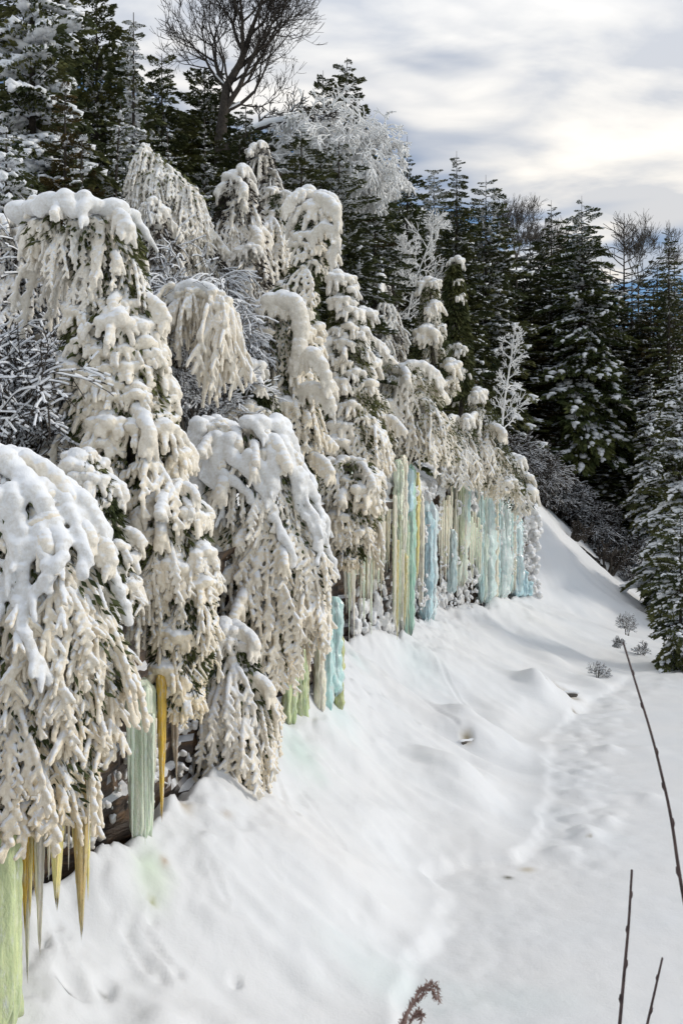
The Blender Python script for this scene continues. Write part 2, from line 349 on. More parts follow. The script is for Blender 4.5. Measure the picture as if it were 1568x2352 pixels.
def shore_d(x, y):
    best = np.full(np.shape(x), 1e9)
    for (y0, x0), (y1, x1) in zip(XS[:-1], XS[1:]):
        ax, ay = x1 - x0, y1 - y0; t = np.clip(((x - x0) * ax + (y - y0) * ay) / (ax * ax + ay * ay), 0, 1)
        best = np.minimum(best, np.hypot(x - x0 - t * ax, y - y0 - t * ay))
    return best * np.where(x > f_(XS, y), 1, -1)
def low_h(x, y):
    """talus, river and far bank"""
    X0, zb, w = xc(y), f_(ZB, y), wt(y)
    sd = shore_d(x, y) + .42 * vnoise(x * .5, y * .5, 5) + .30 * vnoise(x * 1.3, y * 1.3, 6) + .12 * vnoise(x * 3.1, y * 3.1, 7)
    t = (x - X0) / w
    tt = np.clip(t, 0, 1)
    prof = (1 - tt) ** 1.7
    flank = fbm((y + .35 * (x - X0)) * .55, (x - X0) * .14, 21, 4)
    h = .16 + zb * prof + .55 * flank * sstep(0, .25, t) * sstep(1.25, .5, t) * np.minimum(1, zb / 3)
    far = sstep(60, 75, y)
    streak = vnoise((y * 1.0 + x * .55) * 1.1, x * .12, 31)
    h = h + far * (.35 * streak + .4 * fbm(x * .12, y * .12, 8)) * sstep(-.2, .2, t)
    h = h + .05 * fbm(x * .9, y * .9, 41, 4) * sstep(0, .2, t) + .012 * fbm(x * 4.5, y * 4.5, 43, 3) + .05 * np.abs(vnoise((y + .35 * (x - X0)) * 2.4, (x - X0) * .35, 45)) * sstep(0, .15, t) * sstep(1, .5, t)
    h = h - .9 * np.clip(X0 - x, 0, 5)
    foot = np.exp(-np.clip(t, 0, 9) * 5) * (t > -.6); h = h + foot * (.55 * fbm(x * .7, y * .9, 23, 4) + .25 * np.abs(fbm(x * 2, y * 2.3, 24, 3)))
    hill = np.maximum(0, y - 88) * .42 + np.maximum(0, x - 30) * .25 * sstep(58, 75, y)
    h = h + np.minimum(hill, 26)
    for (mx, my, r, hh, asp) in MOUNDS + DENTS:
        q = ((x - mx) / (r * asp)) ** 2 + ((y - my) / (r * 1.25)) ** 2
        near = q < 9
        if hh > 0: h = h + np.where(near, 1.15 * hh * np.exp(-q * .9) , 0)
        else: h = h + np.where(near, hh * np.exp(-q * q), 0)
    for (a, b, tw, dep) in TRACKS:
        ab = b - a; L2 = ab @ ab
        s = np.clip(((x - a[0]) * ab[0] + (y - a[1]) * ab[1]) / L2, 0, 1)
        dist = np.hypot(x - a[0] - s * ab[0], y - a[1] - s * ab[1])
        h = h - dep * np.exp(-(dist / tw) ** 2) + dep * .4 * np.exp(-((dist - 2 * tw) / tw) ** 2)
    toe = sstep(-.1, 1.9, -sd); h0_ = .07 + .10 * np.abs(fbm(x * .45, y * .45, 27, 2)); h = np.where(x > X0, h0_ + (h - h0_) * (.14 + .86 * toe), h)
    river = .035 * fbm(x * .5, y * .7, 51, 4) + .02 * fbm(x * 2.2, y * 3.0, 52, 3)
    band = np.exp(-((sd - .9) / 1.1) ** 2)
    river = river + band * .13 * np.abs(fbm(x * .8, y * 1.2, 55, 3)) * 2 * sstep(20, 26, y) + .06 * band * fbm(x * 1.5, y * 1.2, 57, 3)
    for (mx, my, r, hh, asp) in MOUNDS[11:17]:
        q = ((x - mx) / r) ** 2 + ((y - my) / (r * 1.2)) ** 2
        river = river + np.where(q < 9, hh * np.exp(-q), 0)
    k = sstep(-.34, .12, sd)
    lip = .02 * np.exp(-((sd + .28) / .25) ** 2)
    z = (h + lip) * (1 - k) + river * k
    # the near overlook bank under the camera
    bank = sstep(5.2, 3.2, y)
    z = z * (1 - bank) + (6.05 + .12 * fbm(x * .8, y * .8, 61)) * bank
    return z, k, bank

def up_h(x, y):
    L = np.maximum(0, xc(y) - x)
    z = zt(y) + np.minimum(.62 * L, .62 * 22) + .5 * fbm(x * .35, y * .35, 71, 4) * np.minimum(1, L / 2) + .12 * fbm(x * 1.4, y * 1.4, 73, 3)
    return z + np.minimum(np.maximum(0, y - 88) * .42, 26)
def ground(x, y):
    x, y = np.array([x], float), np.array([y], float)
    return float(up_h(x, y)[0]) if x[0] < xc(y)[0] - .6 else float(low_h(x, y)[0][0])

def axis(stops):
    out = [stops[0][0]]
    for (a, s0), (b, s1) in zip(stops[:-1], stops[1:]):
        x = a
        while x < b - 1e-6:
            s = s0 + (s1 - s0) * (x - a) / (b - a); x = min(b, x + s); out.append(x)
    return np.array(out)
gx = axis([(-12, .5), (-7, .10), (-4, .06), (4.5, .06), (9, .12), (20, .25), (60, 1.5)])
gy = axis([(-10, 1.0), (2, .3), (11, .06), (18, .07), (28, .12), (50, .22), (90, .5), (150, 3)])
X, Y = np.meshgrid(gx, gy); Z, K, BK = low_h(X, Y)
nx, ny = len(gx), len(gy)
idx = np.arange(nx * ny).reshape(ny, nx)
Q = np.stack([idx[:-1, :-1], idx[:-1, 1:], idx[1:, 1:], idx[1:, :-1]], -1).reshape(-1, 4)
V = np.stack([X, Y, Z], -1).reshape(-1, 3)
tint = np.ones((nx * ny, 4), np.float32)
def stain_or_hole(u, v, z, ru, rv, col, amt):
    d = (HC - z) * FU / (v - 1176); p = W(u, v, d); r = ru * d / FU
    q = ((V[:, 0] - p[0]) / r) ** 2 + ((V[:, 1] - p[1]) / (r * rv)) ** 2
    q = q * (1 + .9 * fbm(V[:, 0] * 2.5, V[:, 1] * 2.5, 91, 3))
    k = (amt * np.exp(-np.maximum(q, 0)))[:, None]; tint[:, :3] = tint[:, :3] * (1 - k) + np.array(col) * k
stain_or_hole(345, 1995, 2.2, 34, 1.6, (.80, .93, .72), .8); stain_or_hole(365, 2035, 2.0, 30, 1.5, (.88, .95, .80), .7); stain_or_hole(352, 2055, 1.95, 9, 1.2, (.42, .44, .16), .8)
stain_or_hole(378, 1925, 2.6, 9, 1.6, (.55, .36, .2), .7); stain_or_hole(425, 1852, 2.7, 20, .8, (.5, .37, .18), .6); stain_or_hole(520, 1845, 2.6, 10, .8, (.8, .66, .5), .5)
stain_or_hole(690, 1695, 2.8, 45, 1.8, (.80, .94, .86), .8); stain_or_hole(775, 1650, 2.6, 40, 2.0, (.78, .95, .93), .5); stain_or_hole(815, 1520, 3.0, 26, 1.5, (.78, .95, .92), .45); stain_or_hole(960, 1480, 3.0, 50, 1.6, (.86, .97, .96), .5)
stain_or_hole(900, 2250, .2, 120, .8, (.86, .95, .93), .55); stain_or_hole(1180, 2290, .05, 150, .5, (.90, .96, .95), .5)
stain_or_hole(1297, 1572, .9, 22, .9, (.36, .26, .10), .95); stain_or_hole(1072, 1690, .9, 12, 1, (.36, .27, .10), .95); stain_or_hole(1040, 1762, .9, 10, 1, (.45, .34, .16), .9); stain_or_hole(1167, 2002, .15, 10, .9, (.10, .09, .04), .97); stain_or_hole(1210, 1968, .3, 16, .7, (.62, .52, .34), .7); stain_or_hole(1245, 1575, 1, 8, 1, (.3, .2, .08), .9); stain_or_hole(1318, 1602, .7, 6, 1, (.2, .14, .06), .95); stain_or_hole(1352, 1920, .15, 5, 1, (.3, .24, .12), .9); stain_or_hole(150, 2262, 1.5, 18, .6, (.12, .12, .11), .9); stain_or_hole(240, 2232, 1.5, 12, .6, (.3, .3, .28), .8)  # tan bits, and the dark of small openings put into the dents' colour
fk = K.ravel()[Q].mean(1); fb = BK.ravel()[Q].mean(1); fyy = Y.ravel()[Q].mean(1)
sel = np.where(fb > .02, 2, np.where((fk > .5) & (fyy < 70), 1, 0))
keepx = X.ravel()[Q].max(1) > xc(fyy) - 1.4
for code, nm in ((0, 'snow_slope'), (1, 'frozen_river'), (2, 'near_bank')):
    q = Q[(sel == code) & (keepx | (code == 2))]
    u_, inv = np.unique(q, return_inverse=True)
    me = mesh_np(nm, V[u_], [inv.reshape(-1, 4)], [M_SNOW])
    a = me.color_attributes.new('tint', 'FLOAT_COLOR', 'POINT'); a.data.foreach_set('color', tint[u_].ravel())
    link(nm, me, kind='structure')

hx = np.concatenate([-axis([(0, .25), (6, .3), (16, .6), (60, 3)])[::-1]])
hy = axis([(-10, 1), (10, .35), (40, .35), (70, .6), (150, 3)])
HX, HY = np.meshgrid(hx, hy); HXX = HX + xc(HY) - .55
Z2 = up_h(HXX, HY) - .25 * sstep(-.5, 0, HX)
idx = np.arange(HX.size).reshape(HX.shape)
me = mesh_np('wooded_hillside', np.stack([HXX, HY, Z2], -1).reshape(-1, 3), [np.stack([idx[:-1, :-1], idx[:-1, 1:], idx[1:, 1:], idx[1:, :-1]], -1).reshape(-1, 4)], [M_SNOW])
a = me.color_attributes.new('tint', 'FLOAT_COLOR', 'POINT'); a.data.foreach_set('color', np.ones((HX.size, 4), np.float32).ravel())
link('wooded_hillside', me, kind='structure')

# rock face
ys = np.arange(2, 66, .16); ts = np.linspace(0, 1, 60)
YY, TT = np.meshgrid(ys, ts)
zb0, zt0 = f_(ZB, YY) - .8, zt(YY) - .1
ZZ = zb0 + (zt0 - zb0) * TT
led = np.floor(ZZ * 2.6 + 1.2 * vnoise(YY * .3, ZZ * .2, 81)); 
led = .38 * (hash2(led, np.floor(YY * .9 + hash2(led, led * 0, 3) * 7), 82) - .5) + .22 * fbm(YY * 1.3, ZZ * 2.4, 83, 4)
XX = xc(YY) - .8 + led + .35 * TT + .55 * fbm(YY * .5, ZZ * .4, 86, 3)
idx = np.arange(XX.size).reshape(XX.shape)
link('rock_cliff', mesh_np('rock_cliff', np.stack([XX, YY, ZZ], -1).reshape(-1, 3), [np.stack([idx[:-1, :-1], idx[:-1, 1:], idx[1:, 1:], idx[1:, :-1]], -1).reshape(-1, 4)], [M_ROCK], smooth=False), kind='structure')

# ------------------------------------------------------------------ rime-coated bough library (local +X points out of the tree)
def jit(s): return (nr.random(3) - .5) * 2 * s
def finger(g, p, d, L, r0, r1=None, n=6, droop=.5, fork=.35, knob=.12):
    """one rime-coated twig, round-ended, that bends down as it goes"""
    r1 = r1 if r1 is not None else r0 * .8
    P = [np.array(p, float)]; d = np.array(d, float); d /= np.linalg.norm(d)
    for i in range(n):
        d = d + np.array([0, 0, -droop * .35]) + jit(.10); d /= np.linalg.norm(d)
        P.append(P[-1] + d * L / n)
    rr = np.linspace(r0, r1, n + 1) * (1 + (nr.random(n + 1) - .5) * 2 * knob)
    P2 = P + [P[-1] + d * r1 * .5, P[-1] + d * r1 * .85]
    tube(g, P2, np.concatenate([rr, [rr[-1] * .85, rr[-1] * .45]]), 7)
    if fork and nr.random() < fork:
        k = nr.integers(1, n - 1)
        side = np.array([d[1], -d[0], 0]) * nr.choice([-1, 1]) + jit(.5)
        finger(g, P[k], d + side * .9, L * (.35 + .3 * nr.random()), r0 * .88, r1 * .9, 4, droop * .8, 0, knob)
    return P
def pil(g, c, r, sq=(1, 1, .78)): blob(g, c, r, sq, hi=True, rough=.03)
def rope(g, p, d, L, r, lobes=.75, droop=.6, lob=(.07, .17)):
    """a hanging frond: knobbly cord with short rounded side lobes"""
    n = max(6, int(L / .07)); P = [np.array(p, float)]; d = np.array(d, float); d /= np.linalg.norm(d)
    for i in range(n):
        d = d + np.array([0, 0, -droop * .35]) + jit(.09); d /= np.linalg.norm(d); P.append(P[-1] + d * L / n)
    tube(g, P, np.linspace(r * 1.1, r * .75, n + 1) * (1 + .3 * (nr.random(n + 1) - .5)), 7)
    sg = 1
    for i in range(1, n + 1):
        if nr.random() < lobes:
            a = nr.random() * 1.6 - .8; sg = -sg
            side = np.array([.35 + .3 * nr.random(), sg * math.cos(a), 0])
            finger(g, P[i], side * .75 + np.array([0, 0, -.75]), lob[0] + (lob[1] - lob[0]) * nr.random(), r * .85, r * .72, 3, .3, 0, .12)
    finger(g, P[-1], d, .1 + .1 * nr.random(), r * .8, r * .7, 3, .2, 0)
    return P

def clump():
    g = Geo(); n = nr.integers(4, 7)
    tube(g, [(-.15, 0, .0), (.1, 0, .02), (.25, 0, -.04)], [.06, .09, .08], 8)
    pil(g, (.10, 0, .06), .17 + .04 * nr.random())
    for i in range(n):
        a = R(-85 + 170 * (i + .5) / n) + .2 * (nr.random() - .5); rr = .15 + .10 * nr.random()
        pil(g, (.08 + rr * math.cos(a), rr * math.sin(a) * 1.15, -.02 + .06 * nr.random() - .06 * abs(math.sin(a))), .10 + .05 * nr.random())
    for i in range(nr.integers(10, 14)):
        a = R(-115 + 230 * nr.random()); rr = .19 + .11 * nr.random()
        p = (.08 + rr * math.cos(a), rr * math.sin(a) * 1.15, -.07 - .05 * nr.random())
        finger(g, p, (math.cos(a) * .5, math.sin(a) * .5, -.85), .10 + .16 * nr.random(), .050 + .016 * nr.random(), .042, 4, .35, .2)
    for i in range(5):
        a = R(-80 + 160 * nr.random()); finger(g, (.08 + .12 * math.cos(a), .14 * math.sin(a), -.12), (math.cos(a) * .3, math.sin(a) * .3, -1), .18 + .16 * nr.random(), .046, .038, 4, .3, .4)
    return g
def drape():
    g = Geo(); n = 9; P = []; p = np.array([-.12, 0, -.05]); d = np.array([.75, .2 * (nr.random() - .5), .5])
    for i in range(n):
        P.append(p); d = d + np.array([-.05, .06 * (nr.random() - .5), -.27]); d /= np.linalg.norm(d); p = p + d * .62 / n
    tube(g, P, np.linspace(.085, .06, n) * (1 + .2 * (nr.random(n) - .5)), 8)
    for i in range(1, 7): pil(g, P[i] + np.array([0, 0, .03]) + jit(.02), .10 + .035 * nr.random() - .006 * i)
    k = nr.integers(3, 5)
    for i in range(k):
        y = (i - (k - 1) / 2) * .15 + .04 * (nr.random() - .5); q = P[-1 - int(nr.integers(0, 4))]
        rope(g, q + [0, y * .3, -.02], (.35 + .25 * nr.random(), y * 3.2, -.45), .55 + .5 * nr.random(), .040 + .010 * nr.random(), .8, .75)
    for i in range(4):
        q = P[int(nr.integers(2, 7))]; sg = 1 if i % 2 else -1
        rope(g, q, (.2, sg * .8, -.4), .25 + .3 * nr.random(), .038, .6, .9)
    return g
def coral():
    g = Geo()
    k = nr.integers(4, 6)
    for s in range(k):
        y0 = -.42 + .84 * (s + .5) / k + .08 * (nr.random() - .5); L = .6 + .5 * nr.random(); n = 9
        p = np.array([.0 + .16 * nr.random(), y0 * .55, .06 + .1 * nr.random()]); d = np.array([.5, y0 * .9, -.25]); P = []
        for i in range(n):
            P.append(p); d = d + np.array([-.06, .2 * (nr.random() - .5), -.28]); d /= np.linalg.norm(d); p = p + d * L / n
        tube(g, P, np.linspace(.042, .032, n) * (1 + .2 * (nr.random(n) - .5)), 7)
        sg = 1
        for i in range(1, n):
            if nr.random() < .62:
                sg = -sg; finger(g, P[i], (.55 * nr.random() + .1, sg * (.35 + .7 * nr.random()), -.55), .14 + .22 * nr.random(), .036 + .008 * nr.random(), .029, 5, .35, .4)
        finger(g, P[-1], d, .08, .034, .03, 3, .2, 0)
    for i in range(3): pil(g, (.06 + .1 * nr.random(), (nr.random() - .5) * .3, .10), .06 + .03 * nr.random())
    return g
def strands():
    g = Geo()
    pil(g, (.02, 0, .02), .12); pil(g, (.12, .1, -.02), .085); pil(g, (.12, -.1, -.02), .085)
    for s in range(nr.integers(4, 7)):
        y = (nr.random() - .5) * .4
        rope(g, (.05 + .14 * nr.random(), y, .0), (.3, y * 1.2, -.7), .4 + .55 * nr.random(), .040, .55, .4, (.05, .12))
    return g
def arm():
    g = Geo(); L = .9 + .4 * nr.random(); n = 14; P = []; p = np.array([-.2, 0, -.1]); d = np.array([.8, .1 * (nr.random() - .5), .6])
    for i in range(n):
        P.append(p); d = d + np.array([-.03, .05 * (nr.random() - .5), -.15]); d /= np.linalg.norm(d); p = p + d * L / n
    for i, q in enumerate(P): pil(g, q + jit(.015), .13 - .0035 * i + .03 * nr.random(), (1, 1, .9))
    for i in range(3, n):
        for s in (-1, 0, 1):
            if nr.random() < .55: finger(g, P[i] + [0, s * .06, -.05], (.15 * (nr.random()), s * .35, -1), .12 + .20 * nr.random(), .046 + .01 * nr.random(), .038, 4, .3, .2)
    return g
HANG = {'clump': .38, 'drape': 1.1, 'coral': .95, 'strands': .95, 'arm': .45}
LIB = {}
for nm, fn, cnt, vx in (('clump', clump, 7, .019), ('drape', drape, 7, .017), ('coral', coral, 6, .016), ('strands', strands, 5, .017), ('arm', arm, 4, .022)):
    LIB[nm] = [remeshed('rime_bough', fn(), vx, M_RIME, .020, .04, 1) for _ in range(cnt)]

CREAM = np.array([.90, .785, .58]); PALE = np.array([.90, .88, .84]); GREYB = np.array([.66, .65, .60])
class Hull:
    def __init__(s, rows, d, ratio=.75, dmin=.45):
        a = np.array(rows, float); s.d = d; s.k = d / FU
        s.z = HC - (a[:, 0] - 1176) * s.k; o = np.argsort(s.z)
        s.z = s.z[o]; s.cx = (((a[:, 1] + a[:, 2]) / 2 - 784) * s.k)[o]; s.hw = ((a[:, 2] - a[:, 1]) / 2 * s.k)[o]
        s.ratio = ratio; s.dmin = dmin; s.z0, s.z1 = s.z[0], s.z[-1]
    def at(s, z):
        c, h = np.interp(z, s.z, s.cx), np.interp(z, s.z, s.hw); return c, h, max(s.dmin, h * s.ratio)
    def low(s, x):
        zs = np.linspace(s.z0, s.z1, 60); c = np.interp(zs, s.z, s.cx); h = np.interp(zs, s.z, s.hw); m = np.abs(x - c) <= h + .05
        return zs[m].min() if m.any() else s.z0
    def pt(s, z, phi, inset=0.):
        c, h, b = s.at(z); kk = 1 + .34 * float(fbm(np.array([phi * 1.3 + s.d]), np.array([z * 1.1]), 97, 3)[0]); b = b * kk; h = h * (1 + (kk - 1) * .6); h2, b2 = max(.05, h - inset), max(.05, b - inset)
        return np.array([c + h2 * math.sin(phi), s.d - b2 * math.cos(phi), z]), math.atan2(-math.cos(phi) / b, math.sin(phi) / h)

def inner_foliage(h, n, mat=None, f=(.35, 1.0), size=.11):
    g = Geo(); P = []; D = []
    for i in range(n):
        z = h.z0 + (h.z1 - h.z0) * (.04 + .92 * nr.random()); phi = nr.random() * 2 * np.pi
        c, hw, b = h.at(z); q = f[0] + (f[1] - f[0]) * math.sqrt(nr.random())
        hw = max(.1, hw - .12); b = max(.1, b - .12)
        P.append((c + hw * q * math.sin(phi), h.d - b * q * math.cos(phi), z)); D.append((math.sin(phi) * .5 + .4 * (nr.random() - .5), -math.cos(phi) * .5, -.7 + .5 * nr.random()))
    leaves(g, P, D, size * (.8 + 1.4 * nr.random(n)), size * .28)
    return g

def rime_tree(name, label, cat, hulls, zones, scale=1.0, sp=.30, cream=.7, trunk=True, fol=1600, folmat=None, span=(-150, 150), inset=.38, group=None, lift=0.0, folsize=.11, limit=290, cover=1.0):
    h0 = hulls[0]
    cx, _, _ = h0.at(h0.z1 - .2)
    bx = min(float(cx), float(xc(h0.d)) - 1.0)
    base = (bx, h0.d + .4, 0.0)
    gz = ground(bx, h0.d + .4)
    root = thing(name, label, cat, (base[0], base[1], gz), group)
    off = Vector((base[0], base[1], gz)); cnt = 0
    gf = Geo()
    for h in hulls:
        if fol: 
            gi = inner_foliage(h, int(fol * (h.z1 - h.z0) / 3), size=folsize); gf.merge(gi, np.eye(4))
        z = h.z1 - .12 * scale; H = h.z1 - h.z0
        rows = []
        while z > h.z0 + .22 * scale:
            c, hw, b = h.at(z)
            phs = np.arange(span[0], span[1], math.degrees(sp * scale / max(.25, (hw + b) / 2 - inset * .6 * scale)))
            for ph in phs:
                if cnt >= limit: break
                if nr.random() > cover and z < h.z1 - .4: continue
                ph2 = R(ph + (nr.random() - .5) * 18); zz = z + (nr.random() - .5) * sp * .7 * scale
                fr = (h.z1 - zz) / H
                wts = next(w for lim, w in zones if fr <= lim + .001 or lim >= 1)
                ty = nr.choice(list(wts.keys()), p=np.array(list(wts.values())) / sum(wts.values()))
                p, ang = h.pt(zz, ph2, inset * scale * {'drape': 1.45, 'arm': 1.2, 'coral': 1.4, 'strands': 1.2, 'clump': 1.05}[ty])
                o = bpy.data.objects.new('bough', LIB[ty][nr.integers(len(LIB[ty]))]); C.objects.link(o); o.parent = root
                o.location = Vector(p) - off
                s = scale * (.7 + .6 * nr.random())
                room = zz - h.low(p[0]) + .12
                if HANG[ty] * s > room: s = room / HANG[ty]
                if s < .55 * scale: ty = 'clump'; s = max(.5 * scale, min(scale, room / HANG[ty])); o.data = LIB[ty][nr.integers(len(LIB[ty]))]
                o.scale = (s, s * (1 if nr.random() < .5 else -1), s * (.9 + .25 * nr.random()))
                o.rotation_euler = ((nr.random() - .5) * .3, (nr.random() - .5) * .3, ang + (nr.random() - .5) * .7)
                cc = np.clip(cream * (.35 + .9 * fr) + .25 * (nr.random() - .5), 0, 1)
                col = PALE * (1 - cc) + CREAM * cc
                o.color = (*(col * (.94 + .1 * nr.random())), 1); cnt += 1
            z -= sp * scale * .85
    if fol:
        me = gf.mesh('cedar_foliage', [folmat or M_FOL], smooth=False)
        for_o = link('foliage', me, root, kind='stuff'); for_o.location = -off
    if trunk:
        g = Geo(); c1 = h0.at(h0.z1 - .15)[0]
        zs = np.linspace(max(gz + .5, h0.z0 + .3), h0.z1 - .15, 8)
        P = [(0, 0, -.5)]
        if h0.z1 - .3 > gz + .5:
            for zz in zs: P.append((h0.at(zz)[0] - off.x + .05 * (nr.random() - .5), h0.d - off.y, zz - off.z))
        else: P += [(.3, -.1, .1), (h0.at(h0.z1)[0] - off.x, h0.d - off.y, h0.z1 - .2 - off.z), (h0.at(h0.z0)[0] - off.x, h0.d - off.y, (h0.z0 + h0.z1) / 2 - off.z)]
        tube(g, P, np.linspace(.16, .03, len(P)), 8); link('trunk', g.mesh('trunk', [M_BARK]), root)
    return root, off

def flow_cap(root, off, h, chains, name='snow_blanket', r=(.10, .17), zr=(.02, .45), vox=.028, col=(.82, .83, .84)):
    """heavy fresh snow lying over the crown and running down it in ridges"""
    g = Geo()
    for i in range(chains):
        z = h.z1 - (h.z1 - h.z0) * (zr[0] + .12 * nr.random()); ph = R(-120 + 240 * (i + nr.random()) / chains); L = (zr[1] - zr[0]) * (.35 + .65 * nr.random()) * (h.z1 - h.z0)
        zend = z - L; r0 = r[0] + (r[1] - r[0]) * nr.random(); dph = (nr.random() - .5) * .05
        while z > zend:
            p, ang = h.pt(z, ph, .03)
            f = (z - zend) / L
            pil(g, np.array(p) + jit(.02), r0 * (.55 + .45 * f) * (.85 + .3 * nr.random()), (1, 1, .95))
            c, hw, b = h.at(z); hw2 = h.at(z - .1)[1]
            st = .075 / max(.5, math.hypot(1, (hw2 - hw) / .1)); z -= st
            dph = dph * .88 + (nr.random() - .5) * .16; ph += dph * .4 / max(.4, hw)
            if nr.random() < .06:
                finger(g, p, (math.cos(ang), math.sin(ang), -.8), .25 + .2 * nr.random(), .07, .04, 5, .5, 0)
    pz = h.z1 - .05
    for i in range(14):
        p, _ = h.pt(h.z1 - .06 - .12 * nr.random(), R(360 * nr.random()), .1); pil(g, p, r[1] * (.8 + .5 * nr.random()), (1.2, 1.2, .8))
    me = remeshed('snow_blanket', g, vox, M_RIME, .03, .12, 3)
    o = link(name, me, root); o.location = -off; o.color = (*col, 1)
    return o

Zclump = [(.5, {'clump': 6, 'arm': 1}), (1, {'clump': 5, 'drape': 2, 'coral': 1})]
Zdrape = [(.12, {'clump': 2, 'arm': 2}), (.45, {'drape': 4, 'arm': 1, 'strands': 1}), (1, {'coral': 3, 'drape': 3, 'strands': 1})]

# T1 leftmost curtain of ice-coated cedar
h = Hull([(1040, -190, 50), (1085, -200, 120), (1150, -210, 205), (1250, -215, 245), (1380, -220, 288), (1500, -220, 308), (1590, -220, 300), (1660, -220, 262), (1750, -220, 235), (1830, -215, 215), (1885, -210, 190)], 13, .6)
root, off = rime_tree('rime_coated_cedar', 'huge cream curtain of ice-coated twigs under a thick snow blanket, left edge', 'cedar',
    [h], [(.22, {'arm': 3, 'clump': 1}), (.42, {'drape': 3, 'arm': 1, 'coral': 2}), (1, {'coral': 7, 'drape': 2, 'strands': 1})], .92, .30, .75, fol=3200, span=(-120, 125), limit=295, inset=.42, cover=.9)
flow_cap(root, off, h, 26, r=(.07, .17), zr=(.0, .5))
# T2
h = Hull([(478, 60, 300), (510, 40, 322), (560, 60, 345), (610, 150, 336), (660, 180, 345), (700, 165, 372), (760, 130, 385), (820, 130, 390), (900, 150, 405), (1000, 150, 428), (1060, 190, 430), (1150, 240, 428), (1250, 265, 425)], 17.6, .7)
root, off = rime_tree('rime_coated_cedar', 'tall bent-over cedar with shingled snow clumps and drooping crown, right of the twiggy grey thicket', 'cedar',
    [h], [(.28, {'strands': 3, 'drape': 4, 'arm': 2, 'clump': 2}), (1, {'clump': 8, 'arm': 1, 'drape': 1})], .98, .33, .5, cover=.74, fol=3600, span=(-125, 130), limit=295)
flow_cap(root, off, Hull([(478, 60, 300), (510, 40, 322), (560, 60, 345), (610, 130, 340)], 17.6, .7), 9, r=(.12, .2), zr=(0, .55), vox=.032)
# T2b
h = Hull([(1105, 400, 450), (1150, 300, 480), (1250, 270, 495), (1400, 330, 502), (1500, 335, 498), (1580, 335, 478), (1635, 340, 455)], 17.3, .6)
rime_tree('rime_coated_cedar', 'cedar under the tall bent one, hanging above the pale green ice column', 'cedar',
    [h], [(.15, {'arm': 2, 'clump': 2}), (.5, {'drape': 4, 'clump': 3, 'strands': 1}), (1, {'coral': 4, 'clump': 3, 'drape': 1})], .85, .30, .8, fol=3200, span=(-125, 130), cover=.86)
# T3
h = Hull([(965, 450, 650), (1000, 430, 668), (1060, 430, 685), (1120, 450, 725), (1200, 490, 750), (1300, 500, 768), (1400, 520, 748), (1470, 530, 705), (1560, 545, 625), (1640, 545, 598), (1720, 550, 590), (1800, 530, 580)], 21.5, .6)
h2 = Hull([(1430, 480, 560), (1500, 430, 600), (1600, 412, 632), (1700, 412, 635), (1770, 425, 610), (1830, 450, 560), (1885, 470, 520)], 20.4, .6)
root, off = rime_tree('rime_coated_cedar', 'broad cream cedar with flat snow pillows on top and long fingers', 'cedar',
    [h, h2], [(.12, {'arm': 3, 'clump': 2}), (.5, {'drape': 6, 'strands': 2, 'arm': 1}), (1, {'drape': 5, 'coral': 3, 'strands': 2})], 1.02, .36, .75, fol=2800, span=(-110, 125), limit=297, cover=.84)
flow_cap(root, off, h, 18, r=(.11, .18), zr=(0, .36), vox=.034)
# T4 spire
h = Hull([(440, 705, 735), (470, 690, 755), (520, 668, 765), (580, 668, 765), (640, 650, 742), (700, 580, 738), (780, 560, 738), (860, 540, 745), (950, 530, 750), (1000, 590, 745), (1040, 640, 735), (1150, 655, 735)], 27, .8)
root, off = rime_tree('rime_coated_cedar', 'slim snow-plastered spire cedar with hooked tip leaning right above the cliff', 'cedar',
    [h], [(.2, {'clump': 4, 'arm': 2}), (1, {'clump': 4, 'strands': 2, 'drape': 2, 'arm': 1})], 1.05, .36, .55, fol=3000, limit=290, span=(-125, 130), cover=.74)
for (pts, r0) in (([(735, 455, 26.6), (755, 462, 26.5), (772, 485, 26.4), (776, 515, 26.4)], .19), ([(715, 545, 26.6), (745, 520, 26.5), (768, 530, 26.4), (776, 560, 26.4), (758, 585, 26.4)], .17),
                  ([(650, 690, 26), (680, 695, 25.8), (690, 740, 25.8), (690, 800, 25.8), (675, 850, 26)], .3), ([(690, 830, 26), (715, 810, 25.8), (740, 840, 25.8), (752, 880, 25.8)], .25), ([(690, 900, 26.3), (720, 890, 26), (750, 905, 26), (762, 935, 26)], .22), ([(615, 690, 26), (640, 690, 26), (660, 700, 26)], .22)):
    g = Geo(); P = np.array([W(*p) for p in pts]); t = np.linspace(0, 1, len(P)); tt = np.linspace(0, 1, 14)
    P = np.stack([np.interp(tt, t, P[:, i]) for i in range(3)], 1)
    for i, q in enumerate(P):
        pil(g, q + jit(.02), r0 * (1 - .35 * i / 14) * (.9 + .2 * nr.random()), (1, 1, .95))
        for s in range(2): finger(g, q + [jit(.08)[0], -.08 * nr.random(), -.06], (.1 * jit(1)[0], -.3, -1), .18 + .25 * nr.random(), .055, .035, 4, .2, .2)
    o = link('snow_arm', remeshed('snow_arm', g, .03, M_RIME, .03, .08, 2), root); o.location = -off; o.color = (.80, .76, .68, 1)
